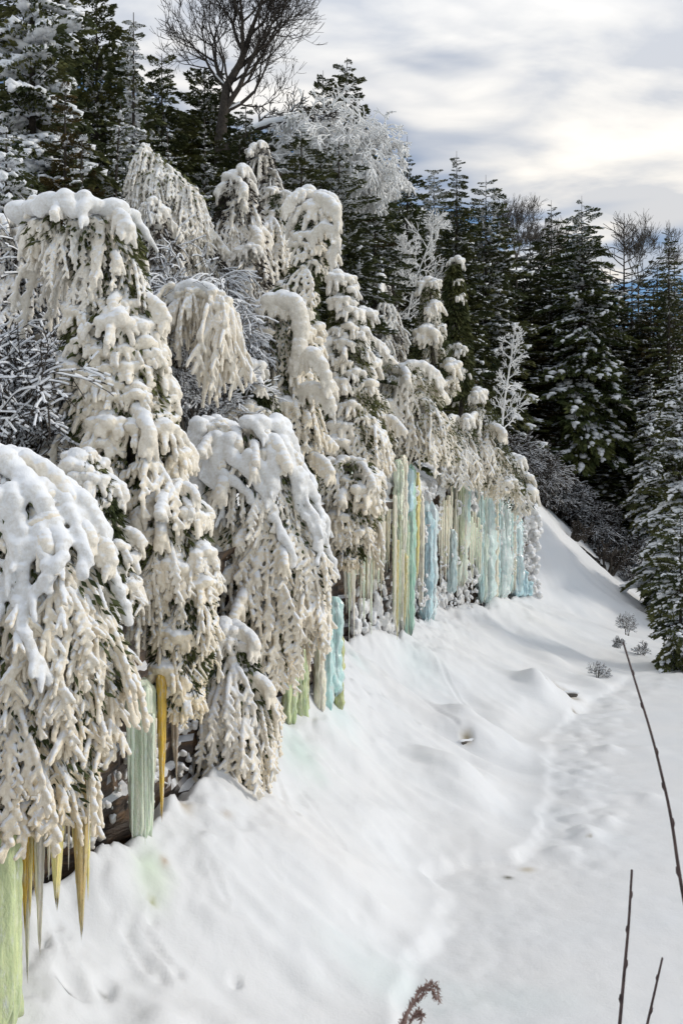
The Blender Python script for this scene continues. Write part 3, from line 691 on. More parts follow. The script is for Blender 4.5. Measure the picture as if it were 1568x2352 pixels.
# T5.. further ones along the lip
rime_tree('rime_coated_cedar', 'white cedar column behind and right of the hook-tipped spire', 'cedar', [Hull([(630, 762, 806), (700, 752, 830), (800, 742, 852), (900, 740, 872), (1000, 722, 880), (1070, 722, 880)], 31.5, .7)], Zclump, 1.1, .42, .4, fol=2600, limit=200, cover=.85)
rime_tree('rime_coated_cedar', 'cream cedar drooping over the cliff edge beside the first long icicle row', 'cedar', [Hull([(1050, 740, 860), (1100, 722, 882), (1190, 742, 880), (1260, 762, 850), (1300, 780, 835)], 30.5, .7)], [(.3, {'arm': 2, 'clump': 3, 'drape': 1}), (1, {'drape': 4, 'clump': 3, 'strands': 1})], 1.15, .42, .75, fol=2200, limit=200)
rime_tree('rime_coated_cedar', 'wide white snow drape hanging just above the tallest green icicles', 'cedar', [Hull([(828, 850, 955), (870, 842, 1000), (930, 870, 1030), (1000, 892, 1068), (1070, 905, 1060)], 40.5, .6)], Zdrape, 1.5, .5, .5, fol=1500, limit=180)
rime_tree('rime_coated_cedar', 'snow-plastered cedar at the far right end of the cliff edge', 'cedar', [Hull([(890, 1060, 1105), (950, 1058, 1150), (1020, 1062, 1172), (1090, 1085, 1202), (1145, 1140, 1225)], 50, .6)], Zdrape, 1.6, .55, .45, fol=1500, limit=160)
rime_tree('rime_coated_cedar', 'narrow white cedar standing over the far ice curtain', 'cedar', [Hull([(645, 972, 1010), (720, 952, 1020), (800, 942, 1040), (860, 932, 1060), (920, 960, 1070)], 46, .7)], Zclump, 1.5, .58, .35, fol=1300, limit=150, cover=.8)
rime_tree('rime_coated_cedar', 'dark cedar with snow lumps standing left of the white birch', 'cedar', [Hull([(595, 1030, 1055), (680, 1015, 1070), (780, 1012, 1085), (860, 1020, 1085), (930, 1040, 1090)], 53, .8)], [(1, {'clump': 1})], 1.4, .75, .1, fol=2600, limit=110, cover=.55, folsize=.2)
rime_tree('rime_coated_cedar', 'drooping snowy birch clump left of the spire, upper one', 'snowy tree', [Hull([(395, 530, 565), (450, 490, 602), (550, 480, 622), (650, 500, 625), (710, 510, 600)], 29, .7)], Zdrape, 1.0, .42, .35, fol=1500, folmat=M_BARK, limit=190, cover=.9)
rime_tree('rime_coated_cedar', 'small weeping snow-covered tree below the feathery frosted shrubs', 'snowy tree', [Hull([(535, 435, 475), (600, 418, 525), (680, 425, 560), (730, 450, 550)], 27, .7)], Zdrape, .95, .40, .3, fol=1500, folmat=M_BARK, limit=120, cover=.85)
rime_tree('rime_coated_cedar', 'short snow-draped tree hugging the left side of the spire', 'snowy tree', [Hull([(440, 622, 655), (520, 605, 662), (600, 600, 658), (670, 605, 650)], 31, .7)], Zdrape, 1.1, .42, .4, fol=1500, limit=110)
rime_tree('rime_coated_cedar', 'white snow-lumped cedar between the spire and the far drape', 'cedar', [Hull([(720, 820, 850), (780, 800, 862), (850, 770, 868), (940, 760, 885), (1020, 800, 890)], 35, .7)], Zclump, 1.2, .48, .4, fol=1500, limit=140, cover=.85)

rime_tree('rime_coated_cedar', 'snowy drape filling the notch left of the wide far drape', 'cedar', [Hull([(890, 830, 880), (950, 815, 905), (1020, 812, 915), (1085, 830, 905)], 36.5, .6)], Zdrape, 1.3, .46, .55, fol=900, limit=110)
rime_tree('rime_coated_cedar', 'low white frosted fringe between the two far drapes, above the aqua pair', 'cedar', [Hull([(955, 1010, 1085), (1010, 990, 1105), (1080, 1000, 1110), (1120, 1030, 1100)], 47.5, .6)], Zdrape, 1.4, .5, .45, fol=900, limit=120, trunk=False)
rime_tree('rime_coated_cedar', 'short snowy boughs reaching right off the cliff end', 'cedar', [Hull([(1060, 1165, 1200), (1100, 1150, 1225), (1150, 1150, 1238), (1175, 1165, 1225)], 54, .6)], [(1, {'arm': 3, 'clump': 2, 'drape': 1})], 1.5, .55, .35, fol=900, limit=70)
rime_tree('rime_coated_cedar', 'frosted boughs hanging low between the two big near cedars', 'cedar', [Hull([(1200, 470, 540), (1300, 480, 545), (1420, 490, 545), (1560, 480, 560), (1640, 490, 550)], 22.6, .6)], Zdrape, .9, .4, .6, fol=2600, limit=110, cover=.6, trunk=False)
rime_tree('rime_coated_cedar', 'snow-lumped dark cedar in the gap left of the spire', 'cedar', [Hull([(840, 540, 600), (900, 520, 640), (980, 520, 660)], 25.6, .6)], Zclump, 1.0, .4, .3, fol=3600, limit=60, cover=.6)
rime_tree('rime_coated_cedar', 'dark snow-clumped cedar squeezed behind the left curtain and the tall bent cedar', 'cedar', [Hull([(1040, 150, 230), (1120, 160, 280), (1260, 190, 310), (1420, 230, 320)], 16.2, .5)], Zclump, .85, .34, .35, fol=4200, limit=80, cover=.6, trunk=False)
rime_tree('rime_coated_cedar', 'low brownish cedar with scattered snow clumps above the left snow blanket', 'cedar', [Hull([(880, -60, 100), (960, -80, 150), (1040, -80, 170), (1120, -60, 180)], 18.6, .5)], [(1, {'clump': 1})], .75, .42, .15, fol=5200, folmat=M_FOLB, limit=60, cover=.42, trunk=False)
for (rows, d_, sc_, sp_, cv, lb, lim_) in (
    ([(500, -60, 90), (640, -70, 140), (800, -70, 150), (930, -60, 140)], 20.0, .8, .42, .5, 'loose frosted fronds over the grey thicket, left of the tall bent cedar', 130),
    ([(470, 330, 380), (600, 320, 430), (720, 330, 440), (860, 375, 450)], 25.0, .85, .40, .7, 'white drooping frosted tree directly behind the bowed birch arch', 150),
    ([(560, 530, 610), (680, 505, 640), (800, 520, 640), (870, 560, 640)], 28.6, 1.0, .42, .7, 'white frosted tree left behind the spire, above the snow arms', 130),
    ([(330, 560, 620), (420, 560, 660), (500, 580, 660)], 34.0, 1.0, .45, .65, 'white frosted treetop under the low snowy limb', 80),
    ([(520, 640, 700), (620, 745, 800), (700, 770, 850)], 36.0, 1.1, .48, .6, 'frosted tree peeking out right behind the hooked spire tip', 80),
    ([(640, 850, 905), (740, 840, 930), (840, 850, 950)], 44.0, 1.3, .52, .6, 'white frosted tree behind the wide far drape', 80)):
    rime_tree('rime_coated_tree', lb, 'snowy tree', [Hull(rows, d_, .7)], [(.15, {'clump': 2, 'arm': 2}), (1, {'drape': 3, 'strands': 4, 'coral': 1})], sc_, sp_, .22, fol=900, folmat=M_BARK, limit=lim_, cover=cv)
def log(name, label, u, v, z, L, r, ang):
    d = (HC - z) * FU / (v - 1176); p = W(u, v, d); zz = ground(p[0], d) - r * .2
    root = thing(name, label, 'log', (p[0], d, zz)); dv = np.array([math.cos(ang), math.sin(ang), .04])
    g = Geo(); tube(g, [-dv * L / 2, -dv * L * .2 + jit(.02), dv * L * .2 + jit(.02), dv * L / 2], [r, r * 1.05, r * .95, r * .8], 9); link('wood', g.mesh('wood', [M_BARKG]), root)
    g = Geo()
    for t in np.linspace(-.5, .5, 12): pil(g, dv * L * t + [0, .03, r * .95] + jit(.02), r * (.75 + .3 * nr.random()), (1.3, 1.1, .6))
    o = link('snow_load', remeshed('snow_load', g, .03, M_RIME, .02, .1, 3), root); o.color = (.82, .83, .84, 1)
log('fallen_log', 'brown log end showing under snow at the river corner', 1297, 1576, .9, .9, .11, -.2)
log('fallen_log', 'small log half buried at the foot of a snow mound on the slope', 1072, 1692, .9, .4, .08, .5)
# ------------------------------------------------------------------ ice
GREEN = (.62, .70, .40); PGREEN = (.80, .90, .68); AMBER = (.88, .54, .08); YEL = (.95, .80, .32); CRM = (.86, .81, .65); AQUA = (.62, .86, .83); BLUE = (.56, .77, .83); OLIV = (.58, .60, .28); BROWN = (.34, .27, .2)
def fluted(g, top, H, r, taper, tip, rough, n=30, m=44):
    """a frozen column: fused vertical ribs, ragged lower end"""
    th = np.arange(n) * 2 * np.pi / n; sd = int(nr.integers(1, 9999))
    ex, ey = np.cos(th) * 2.2 + sd, np.sin(th) * 2.2
    rib = 1 + .55 * fbm(ex * 1.2, ey * 1.2, 5, 3) + .16 * vnoise(ex * 4, ey * 4, 6)
    end = 1 - .22 * np.abs(fbm(ex * 1.7, ey * 1.7, 9, 3)) * 2 * min(1, .35 + taper)
    t = np.linspace(0, 1, m)
    T, E = np.meshgrid(t, end, indexing='ij')
    prof = 1 - taper * T ** 1.9 * (1 - tip)
    prof = prof * np.where(T > .94, np.clip((1 - T) / .06, .12, 1) ** .6, 1) * np.clip(.45 + T * 9, 0, 1)
    zz = -T * H * E
    bub = 1 + rough * fbm(np.broadcast_to(ex * 1.6, T.shape) + 3.3 * ey, zz / max(.05, r) * .55, sd % 50, 4) + rough * .5 * vnoise(np.broadcast_to(th * 5, T.shape), zz * 6, 3)
    Rr = r * prof * rib[None] * bub
    V = np.stack([top[0] + Rr * np.cos(th)[None], top[1] + .85 * Rr * np.sin(th)[None], top[2] + zz], -1).reshape(-1, 3)
    i = np.arange(m - 1)[:, None] * n; j = np.arange(n)[None]; j2 = (j + 1) % n
    q = np.stack([i + j, i + n + j, i + n + j2, i + j2], -1).reshape(-1, 4)
    g.add(V, [q])
    V2 = np.concatenate([V[:n], [[*top]]]); g.add(V2, [np.stack([np.arange(n), (np.arange(n) + 1) % n, np.full(n, n)], -1)])
def icicle(u0, v0, v1, wid, d, col, label, name='icicle', cat='icicle', group=None, flutes=5, tip=.12, taper=1.0, u1=None, frost=None):
    k = d / FU; u1 = u0 if u1 is None else u1
    top = W(u0, v0, d); bot = W(u1, v1, d)
    g = Geo(); r = wid * k / 2
    if flutes >= 3:
        near_ = d < 20; H = top[2] - bot[2]
        fluted(g, top, H, r * .95, taper, tip, .16 if near_ else .62)
        for i in range(0 if wid > 100 else 5):      # finer icicles fused to its skin
            a = 2 * np.pi * i / 5 + nr.random(); L = H * (.35 + .65 * nr.random()); z0 = .1 * H * nr.random(); n = 14; t = np.linspace(0, 1, n)
            x0, y0 = r * .8 * math.cos(a), r * .7 * math.sin(a)
            P = top + np.stack([x0 * (1 - taper * .7 * t * L / H) + r * .08 * (nr.random(n) - .5), y0 * (1 - taper * .7 * t * L / H) + 0 * t, -z0 - L * t], 1)
            rad = r * .30 * (1 - .85 * t) * (1 + .5 * (nr.random(n) - .5)); rad[-1] *= .3; tube(g, P, rad, 6)
        flutes = 0
    for i in range(flutes):
        a = 2 * np.pi * i / max(1, flutes) + nr.random(); rr = r * .5 if flutes > 1 else 0
        Lf = 1 if i == 0 else .55 + .45 * nr.random()
        P0 = top + [rr * math.cos(a), rr * math.sin(a) * .8, 0]
        P1 = top + (bot - top) * Lf + [rr * (1 - .6 * taper) * math.cos(a), rr * (1 - .6 * taper) * math.sin(a) * .8, 0]
        n = max(8, min(40, int(np.linalg.norm(P1 - P0) / .10)))
        t = np.linspace(0, 1, n)
        P = P0 + (P1 - P0) * t[:, None] + (nr.random((n, 3)) - .5) * r * .10
        prof = (1 - taper * t ** 1.8 * (1 - tip))
        rad = (r if flutes == 1 else r * .62) * prof * (1 + (nr.random(n) - .5) * .42)
        rad[-1] = rad[-1] * .35
        tube(g, P, rad, 9 if flutes < 3 else 8)
    o = thing(name, label, cat, tuple(top), group)
    me = g.mesh('ice', [M_ICE]); me.transform(Matrix.Translation(-Vector(top))); o2 = o
    bpy.data.objects.remove(o); o = thing(name, label, cat, tuple(top), group, me); o.color = (*col, 1)
    return o
icicle(-12, 1780, 2400, 118, 12.8, GREEN, 'massive green ice pillar cut by the left edge of the photo', 'ice_column', 'ice pillar', flutes=9, taper=.15, tip=.8)
icicle(322, 1560, 1962, 66, 16.8, PGREEN, 'thick pale green ice column reaching the snow below the second cedar', 'ice_column', 'ice pillar', flutes=9, taper=.55, tip=.5)
for (dx, v1) in ((-26, 1800), (26, 1850), (29, 1880), (22, 1905), (-18, 1930), (12, 1940)):
    icicle(322 + dx, 1640, v1, 11, 16.1, PGREEN, ORD[[-26, -18, 12, 22, 26, 29].index(dx)] + ' fringe icicle from the left on the thick pale green column', group='fringe icicles of the pale green column', flutes=1)
icicle(372, 1540, 1893, 24, 16.9, AMBER, 'long amber icicle right of the thick pale green column', flutes=3, u1=375)
icicle(400, 1600, 1805, 20, 17.4, BROWN, 'dull brown icicle right of the amber one', flutes=2, u1=404)
icicle(357, 1650, 1780, 8, 16.8, CRM, 'thin beige icicle between the green column and the amber icicle', flutes=1)
near = [(58, 1880, 2150, 16, AMBER, 'amber icicle touching the massive green pillar'), (70, 1880, 2110, 15, YEL, 'yellow icicle second from the massive green pillar'), (64, 1900, 2262, 15, CRM, 'longest beige icicle hanging in front of the yellow pair'),
        (80, 1900, 2060, 12, AMBER, 'short amber icicle between the beige ones'), (92, 1890, 2205, 17, CRM, 'frosted beige icicle right of the yellow pair'), (100, 1890, 1985, 12, CRM, 'stubby beige icicle tucked under the twigs'), (50, 1880, 2060, 22, (.60, .38, .09), 'broad amber ice sheet directly against the massive green pillar'), (84, 1880, 2030, 20, (.66, .46, .14), 'broad yellow ice sheet behind the frosted beige icicles'),
        (131, 1870, 2095, 26, YEL, 'bright yellow wedge-shaped icicle with fringed tip'), (116, 1880, 1965, 9, CRM, 'small beige icicle left of the bright yellow wedge'), (157, 1880, 2000, 8, CRM, 'thin beige icicle right of the bright yellow wedge'), (188, 1860, 2165, 24, (.62, .47, .20), 'long golden icicle with frosted edges, rightmost of the yellow ones'), (203, 1880, 1950, 7, CRM, 'tiny beige icicle right of the long golden one')]
for i in range(18):
    u = 44 + 165 * (i + .6 * nr.random()) / 18
    icicle(u, 1770, 1940 + 130 * nr.random() ** 2, 7 + 8 * nr.random(), 13.05 + .3 * nr.random(), [CRM, YEL, AMBER, (.6, .56, .46)][i % 4], ORD[i] + ' small back-row icicle from the left under the left cedar', group='small back-row icicles', flutes=1)
for i, (u, v0, v1, w, c, lb) in enumerate(near): icicle(u, v0 - 130, v1, w * 1.55, 12.95 + .06 * (i % 4), c, lb, flutes=3 if w > 13 else 2, group='yellow and beige icicles under the left cedar')
DU = np.array([(640, 23.6), (700, 24.6), (790, 35.0), (870, 37), (930, 39.2), (1000, 47), (1060, 50), (1100, 52.5), (1160, 57), (1220, 62)])
dd = lambda u: float(np.interp(u, DU[:, 0], DU[:, 1]))
for (u, v0, v1, w, c, lb) in ((662, 1540, 1672, 26, GREEN, 'green ice stub at the foot of the broad cream cedar'), (686, 1540, 1680, 24, GREEN, 'second green ice stub right beside the first, taller'), (700, 1500, 1640, 10, OLIV, 'olive icicle right of the two green stubs'),
                          (722, 1430, 1645, 20, CRM, 'frosted white ice rib between green stubs and aqua block'), (740, 1500, 1645, 22, AQUA, 'aqua ice block low beside the snow fan'), (757, 1430, 1600, 34, AQUA, 'wide aqua ice slab below the fingers of the broad cedar'), (768, 1520, 1640, 16, OLIV, 'olive dripping ice rib at the right of the aqua slab')):
    icicle(u + (10 if u > 710 else 4), v0 - 60, v1 + 6, w * 1.25, 24.4 + (u - 662) * .019, c, lb, 'ice_column', 'ice column', flutes=5, taper=.2, tip=.8)
for i in range(24):
    u = 790 + 105 * (i + .5 * nr.random()) / 24; v1 = 1330 + 140 * nr.random() if u < 870 else 1300 + 110 * nr.random()
    if i in (2, 5): v1 = 1478
    icicle(u, 1150 + 60 * nr.random(), v1, 7 + 5 * nr.random(), dd(u) + .5 * nr.random(), [CRM, CRM, PGREEN, (.66, .6, .42)][i % 4], ORD[i] + ' icicle from the left in the dense cream row under the cliff-edge cedar', group='cream icicle row', flutes=2 if i % 3 else 1)
main = [(914, 1070, 1300, 20, PGREEN, 'pale green icicle at the left of the tall aqua column', .8), (925, 1060, 1390, 18, CRM, 'cream icicle directly left of the tall aqua column', .9), (938, 1080, 1470, 32, (.50, .74, .60), 'tallest aqua-green ice column of the far cliff', .35), (935, 1090, 1180, 26, BLUE, 'blue rounded ice head on top of the tallest aqua column', .2),
        (955, 1100, 1340, 16, YEL, 'yellow ice strip right of the tallest aqua column', .6), (966, 1150, 1400, 14, CRM, 'white frosted rib between yellow strip and blue column', .5),
        (980, 1190, 1430, 26, BLUE, 'broad blue ice column with bubbly right flank', .2), (993, 1220, 1440, 14, AQUA, 'narrow aqua rib on the right of the blue column', .2)]
for (u, v0, v1, w, c, lb, tp) in main: icicle(u, v0 - 15, v1, w * 1.1, dd(u), c, lb, 'ice_column', 'ice column', flutes=6, taper=tp, tip=.3)
for i in range(12):
    u = 903 + 46 * i / 11
    icicle(u, 1120 + 160 * nr.random(), 1425 + 47 * nr.random(), 6 + 8 * nr.random(), dd(u) - .25 - .2 * nr.random(), [(.62, .64, .42), CRM, (.68, .60, .30), (.58, .68, .50)][i % 4], ORD[i] + ' slim yellow-green icicle from the left before the tallest aqua column', group='slim icicles before the tallest aqua column', flutes=2 if i % 3 else 3)
for i in range(16):
    u = 1005 + 44 * i / 15 + 3 * nr.random()
    icicle(u, 1115 + 70 * nr.random(), 1250 + 130 * nr.random(), 4 + 7 * nr.random() ** 2, dd(u) + .4 * nr.random(), CRM, ORD[i] + ' slender beige icicle from the left over the bare rock, far cliff', group='icicles over the bare rock', flutes=1)
icicle(1037, 1215, 1365, 20, dd(1037), (.55, .66, .66), 'frosted bluish ice column standing before the bare rock', 'ice_column', 'ice column', flutes=5, taper=-.1, tip=.8)
mid = [(1058, 1075, 1300, 16, (.64, .68, .46), 'yellow-green ice column under the far snow drape'), (1071, 1085, 1280, 18, AQUA, 'pale aqua ice column beside the yellow-green one'), (1064, 1180, 1352, 16, CRM, 'cream ice column hanging below the aqua pair')]
for (u, v0, v1, w, c, lb) in mid: icicle(u, v0, v1, w, dd(u), c, lb, 'ice_column', 'ice column', flutes=5, taper=.6, tip=.2)
for i in range(9):
    u = 1078 + 24 * i / 8
    icicle(u, 1170 + 50 * nr.random(), 1280 + 110 * nr.random(), 5 + 4 * nr.random(), dd(u), [CRM, PGREEN][i % 2], ORD[i] + ' thin icicle from the left between the aqua pair and right curtain', group='thin icicles left of the curtain', flutes=1)
for i, (u, v0, v1, w, c) in enumerate(((985, 1150, 1425, 34, (.74, .86, .88)), (1058, 1085, 1350, 30, (.80, .86, .72)), (1112, 1135, 1390, 42, (.74, .88, .84)), (1148, 1150, 1382, 44, (.80, .90, .86)), (1182, 1200, 1372, 36, (.72, .86, .88)))):
    icicle(u, v0, v1, w, dd(u) + .45, c, ['pale bulging ice sheet behind the blue column', 'pale ice sheet behind the aqua pair', 'leftmost bulging ice sheet behind the right curtain ribs', 'middle bulging ice sheet behind the right curtain ribs', 'rightmost bulging ice sheet behind the right curtain ribs'][i], 'ice_sheet', 'ice sheet', flutes=5, taper=-.1, tip=.9)
for i in range(22):
    u = 1100 + 92 * i / 21; top = 1130 + 12 * nr.random() + max(0, u - 1150) * 1.6; v1 = 1392 - max(0, u - 1130) * .45 - (60 * nr.random() if i % 3 == 0 else 8 * nr.random())
    icicle(u, top - 25 * nr.random(), v1, 9 + 12 * nr.random() ** 1.5, dd(u) + .5 * nr.random(), [(.60, .74, .70), AQUA, (.66, .74, .64), CRM, (.50, .70, .72)][i % 5], ORD[i] + ' rib from the left in the wide aqua ice curtain', 'ice_column', 'ice column', group='ribs of the right ice curtain', flutes=3, taper=.25, tip=.6)
for i, (u, v0, v1, w) in enumerate(((1186, 1280, 1375, 20), (1200, 1310, 1373, 22), (1213, 1335, 1370, 18), (1165, 1130, 1200, 7))):
    icicle(u, v0, v1, w, dd(u), BLUE, ['blue ice block at the right foot of the wide curtain', 'second blue ice block, farther right at the curtain foot', 'lowest blue ice block ending the curtain', 'small blue icicle high beside the snow slope'][i], 'ice_column', 'ice column', flutes=5, taper=.1, tip=.9)

# frozen spray plastered over the rock between the ice
g = Geo()
for i in range(2300):
    y = 36.5 + 27 * nr.random(); x = float(xc(y)) - .55 + .3 * nr.random(); b0 = float(f_(ZB, y)); T0 = float(zt(y))
    q = nr.random(); z = T0 + .1 - 2.4 * q ** 1.5 if i % 5 < 3 else b0 + 2.2 * q ** 1.4
    if vnoise(np.array([y * .7]), np.array([z * .6]), 88)[0] < -.12: continue
    for j in range(3): blob(g, (x + .12 * nr.random(), y + .25 * (nr.random() - .5), z - .12 * j), .07 + .07 * nr.random(), (1, 1, 1.3))
for i in range(900):
    u = 948 + 272 * nr.random(); q = nr.random(); vt = 1120 + max(0, u - 1120) * .8
    v = vt + (1395 - max(0, u - 1120) * .4 - vt) * (q ** 2.6 if i % 4 else q)
    if vnoise(np.array([u * .035]), np.array([v * .018]), 12)[0] < .0: continue
    p = W(u, v, dd(u) - .15 - .25 * nr.random())
    for j in range(2): blob(g, p + jit(.09), .035 + .06 * nr.random(), (1, 1, 1.4))
for i in range(160):
    p = W(1195 + 45 * nr.random(), 1150 + 220 * nr.random(), 62.5 + 2 * nr.random()); blob(g, p, .12 + .14 * nr.random(), (1, 1, 1.2))
o = link('frozen_spray', remeshed('frozen_spray', g, .05, M_RIME, .06, .12, 1), kind='stuff'); o.color = (.80, .80, .80, 1)
g = Geo()
for i in range(150):
    y = 13 + 9 * nr.random(); x = float(xc(y)) - .62 + .2 * nr.random(); z = float(f_(ZB, y)) + 2.2 * nr.random(); p = np.array([x, y, z])
    for j in range(4): blob(g, p + jit(.09), .03 + .05 * nr.random(), (1, 1, 1.1))
o = link('frozen_spray', remeshed('frozen_spray', g, .025, M_RIME, .03, .06, 1), kind='stuff'); o.color = (.74, .72, .68, 1)

# ------------------------------------------------------------------ conifers
def branch_geo(L, n, snow, droop=.35, leaf=.13, wide=.38, blob_r=.09):
    """flat evergreen spray along +X, needles material 0, bark 1, snow 2"""
    g = Geo(); s = Geo()
    t = np.linspace(0, 1, 6); P = np.stack([t * L, .05 * L * np.sin(t * 3 + nr.random() * 3) * (nr.random() - .5), -droop * L * t ** 1.5 + .10 * L * t], 1)
    tube(g, P, np.linspace(.022, .006, 6) * (.6 + .4 * L), 4, 1)
    q = .12 + .88 * nr.random(n) ** .75; sd = nr.choice([-1, 1], n); lat = nr.random(n) * (wide * L * (1.05 - q) ** .8 + .06)
    B = np.stack([np.interp(q, t, P[:, i]) for i in range(3)], 1)
    B = B + np.stack([lat * .45, sd * lat, -.30 * lat + .05 * (nr.random(n) - .5)], 1)
    D = np.stack([.7 + .3 * nr.random(n), sd * (.25 + .6 * nr.random(n)), -.45 + 1.0 * (nr.random(n) - .5)], 1)
    leaves(g, B, D, leaf * (.7 + .8 * nr.random(n)), leaf * .24, 0)
    k = int(snow * L * 7)
    for i in range(k):
        qq = .15 + .85 * nr.random(); l2 = (nr.random() - .5) * 1.5 * (wide * L * (1.05 - qq) ** .8)
        c = np.array([np.interp(qq, t, P[:, i2]) for i2 in range(3)]) + [abs(l2) * .45, l2, -.28 * abs(l2) + .02]
        r = blob_r * (.5 + .9 * nr.random() ** 2)
        blob(s, c, r, (1.5 + nr.random(), 1.1, .62), 0, rough=.25)
        if snow > 1 and nr.random() < .6: blob(s, c + [r * .9, jit(.3)[1] * r, -r * .55], r * .7, (1, .9, 1.1), 0, rough=.25)
    return g, s
BR = {}
for key, (L, n, sn, dr, lf, br) in {'short_light': (1.0, 170, .5, .35, .15, .06), 'short_mid': (1.0, 110, 1.2, .4, .15, .08), 'short_heavy': (1.0, 130, 2.4, .55, .15, .115), 'long_light': (2.2, 240, .5, .3, .23, .095), 'long_mid': (2.2, 230, 1.1, .38, .23, .11), 'long_heavy': (2.2, 220, 1.8, .5, .23, .15)}.items():
    L_ = []
    for i in range(4):
        g, s = branch_geo(L, n, sn, dr, lf, .38, br)
        ms = s.mesh('snow_load', [M_TSNOW]) if s.n else None
        L_.append((g, s, {m.name: g.mesh('evergreen_branch', [m, M_BARK], smooth=False) for m in (M_FOL, M_FOLB, M_FOLP)}, ms))
    BR[key] = L_

def conifer_layout(H, Rr, n, gaps=.0, shape=.85, bottom=.06):
    out = []
    ga = nr.random() * 6
    for i in range(n):
        f = (i + .5) / n; f = f ** .85
        z = H * (1 - (1 - bottom) * f) - .02 * H
        if z > H * .985: z = H * .985
        a = ga + i * 2.399 + .5 * (nr.random() - .5)
        L = max(.32, Rr * (.08 + .92 * f ** shape) * (.5 + .8 * nr.random()))
        if nr.random() < gaps: continue
        out.append((z, a, L, f))
    return out
def conifer(name, label, cat, u, vtop, hw, d, snow='mid', mat=None, n=110, gaps=.05, shape=.8, group=None, bottom=.05, lean=0):
    mat = mat or M_FOL
    x = (u - 784) / FU * d; z1 = HC - (vtop - 1176) / FU * d; gz = ground(x, d) - .2; H = z1 - gz
    root = thing(name, label, cat, (x, d, gz), group)
    Rr = hw / FU * d * 1.35
    n = int(min(290, max(n, H * (8.5 + 4 * Rr))))
    g = Geo(); tube(g, [(0, 0, -.3), (0, 0, H * .4), (lean * .5, 0, H * .75), (lean, 0, H - .05)], [.008 * H + .05, .006 * H + .03, .0025 * H + .015, .012], 7)
    link('trunk', g.mesh('trunk', [M_BARK]), root)
    for (z, a, L, f) in conifer_layout(H, Rr, n, gaps, shape, bottom):
        sn_ = 'light' if (snow == 'heavy' and nr.random() < .25) else snow
        key = ('short_' if L < 1.5 else 'long_') + sn_; L0 = 1.0 if L < 1.5 else 2.2
        gi = BR[key][nr.integers(4)]
        o = bpy.data.objects.new('branch', gi[2][mat.name]); C.objects.link(o); o.parent = root
        s = L / L0; o.location = (lean * max(0, (z / H - .4) / .6), 0, z); o.scale = (s, s * 1.05, s); o.rotation_euler = ((nr.random() - .5) * .4, -.40 + .75 * f + .65 * (nr.random() - .5), a)
        if gi[3]:
            q = bpy.data.objects.new('snow_load', gi[3]); C.objects.link(q); q.parent = o
    return root
# baked crowns for the far forest
CROWN = {}
def bake(kind, n, snow, mat, shape, Rr=3.4, H=24., gaps=.08, bottom=.05, tilt=0):
    gf, gs = Geo(), Geo()
    for (z, a, L, f) in conifer_layout(H, Rr, n, gaps, shape, bottom):
        key = ('short_' if L < 1.5 else 'long_') + snow; L0 = 1.0 if L < 1.5 else 2.2
        gi = BR[key][nr.integers(4)]; s = L / L0
        M4 = Matrix.Translation((0, 0, z)) @ Matrix.Rotation(a, 4, 'Z') @ Matrix.Rotation(-.38 + .65 * f + .65 * (nr.random() - .5), 4, 'Y') @ Matrix.Diagonal((s, s, s, 1))
        gf.merge(gi[0], M4); gs.merge(gi[1], M4)
    return gf.mesh('evergreen_crown', [mat, M_BARK], smooth=False), gs.mesh('snow_on_crown', [M_TSNOW])
for i in range(2):
    CROWN[('dark', i)] = bake('dark', 230, 'light', M_FOL, .58)
    CROWN[('rusty', i)] = bake('rusty', 220, 'light', M_FOLB, .75) if i == 0 else CROWN[('rusty', 0)]
    CROWN[('snowy', i)] = bake('snowy', 220, 'mid', M_FOL, .6)
def trunk_mesh(H, r):
    g = Geo(); tube(g, [(0, 0, -.5), (0, 0, H * .5), (0, 0, H)], [r, r * .6, .02], 7); return g.mesh('trunk', [M_BARK])
TRUNK = trunk_mesh(23.4, .16)
def far_tree(kind, label, u, vtop, hw, d, group='trees of the far dark forest', name='spruce_tree', cat='evergreen'):
    x = (u - 784) / FU * d; z1 = HC - (vtop - 1176) / FU * d; gz = ground(x, d) - .3; H = z1 - gz
    root = thing(name, label, cat, (x, d, gz), group); s = H / 24; w = hw / FU * d / 3.4
    f, sn = CROWN[(kind, int(nr.integers(2)))]
    rz = nr.random() * 6.28
    for nm, me, kd in (('trunk', TRUNK, None), ('crown', f, 'stuff'), ('snow_on_crown', sn, 'stuff')):
        o = link(nm, me, root, kind=kd); o.scale = (w, w, s); o.rotation_euler = (0, 0, rz)
    return root

conifer('spruce_tree', 'tallest evergreen at the upper left corner carrying heavy snow clumps', 'evergreen', 75, -300, 140, 28, 'heavy', n=190, shape=.6)
conifer('spruce_tree', 'dark pointed evergreen second from the left corner on the skyline', 'evergreen', 222, -40, 130, 35, 'light', n=150, shape=.6)
conifer('spruce_tree', 'rusty brown lower evergreen in front of the corner tree', 'evergreen', 150, 190, 95, 26, 'light', M_FOLB, n=120)
conifer('spruce_tree', 'needle-thin snow-caked spire rising between the dark evergreens', 'evergreen', 307, 25, 58, 31, 'heavy', n=200, shape=.55)
conifer('spruce_tree', 'shorter twin spire touching the left of the needle-thin one', 'evergreen', 294, 95, 40, 31.4, 'heavy', n=120, shape=.55)
conifer('spruce_tree', 'small dark evergreen right of the snow-caked spire', 'evergreen', 372, 120, 110, 38, 'light', n=150, shape=.6)
conifer('cedar_tree', 'bluish dark evergreen showing left of the bare tree trunk', 'evergreen', 470, 150, 110, 50, 'light', n=150, shape=.55)
conifer('spruce_tree', 'tall dark evergreen right of the bare tree, highest in the middle', 'evergreen', 788, 130, 110, 53, 'light', n=150, shape=.6, lean=.2)
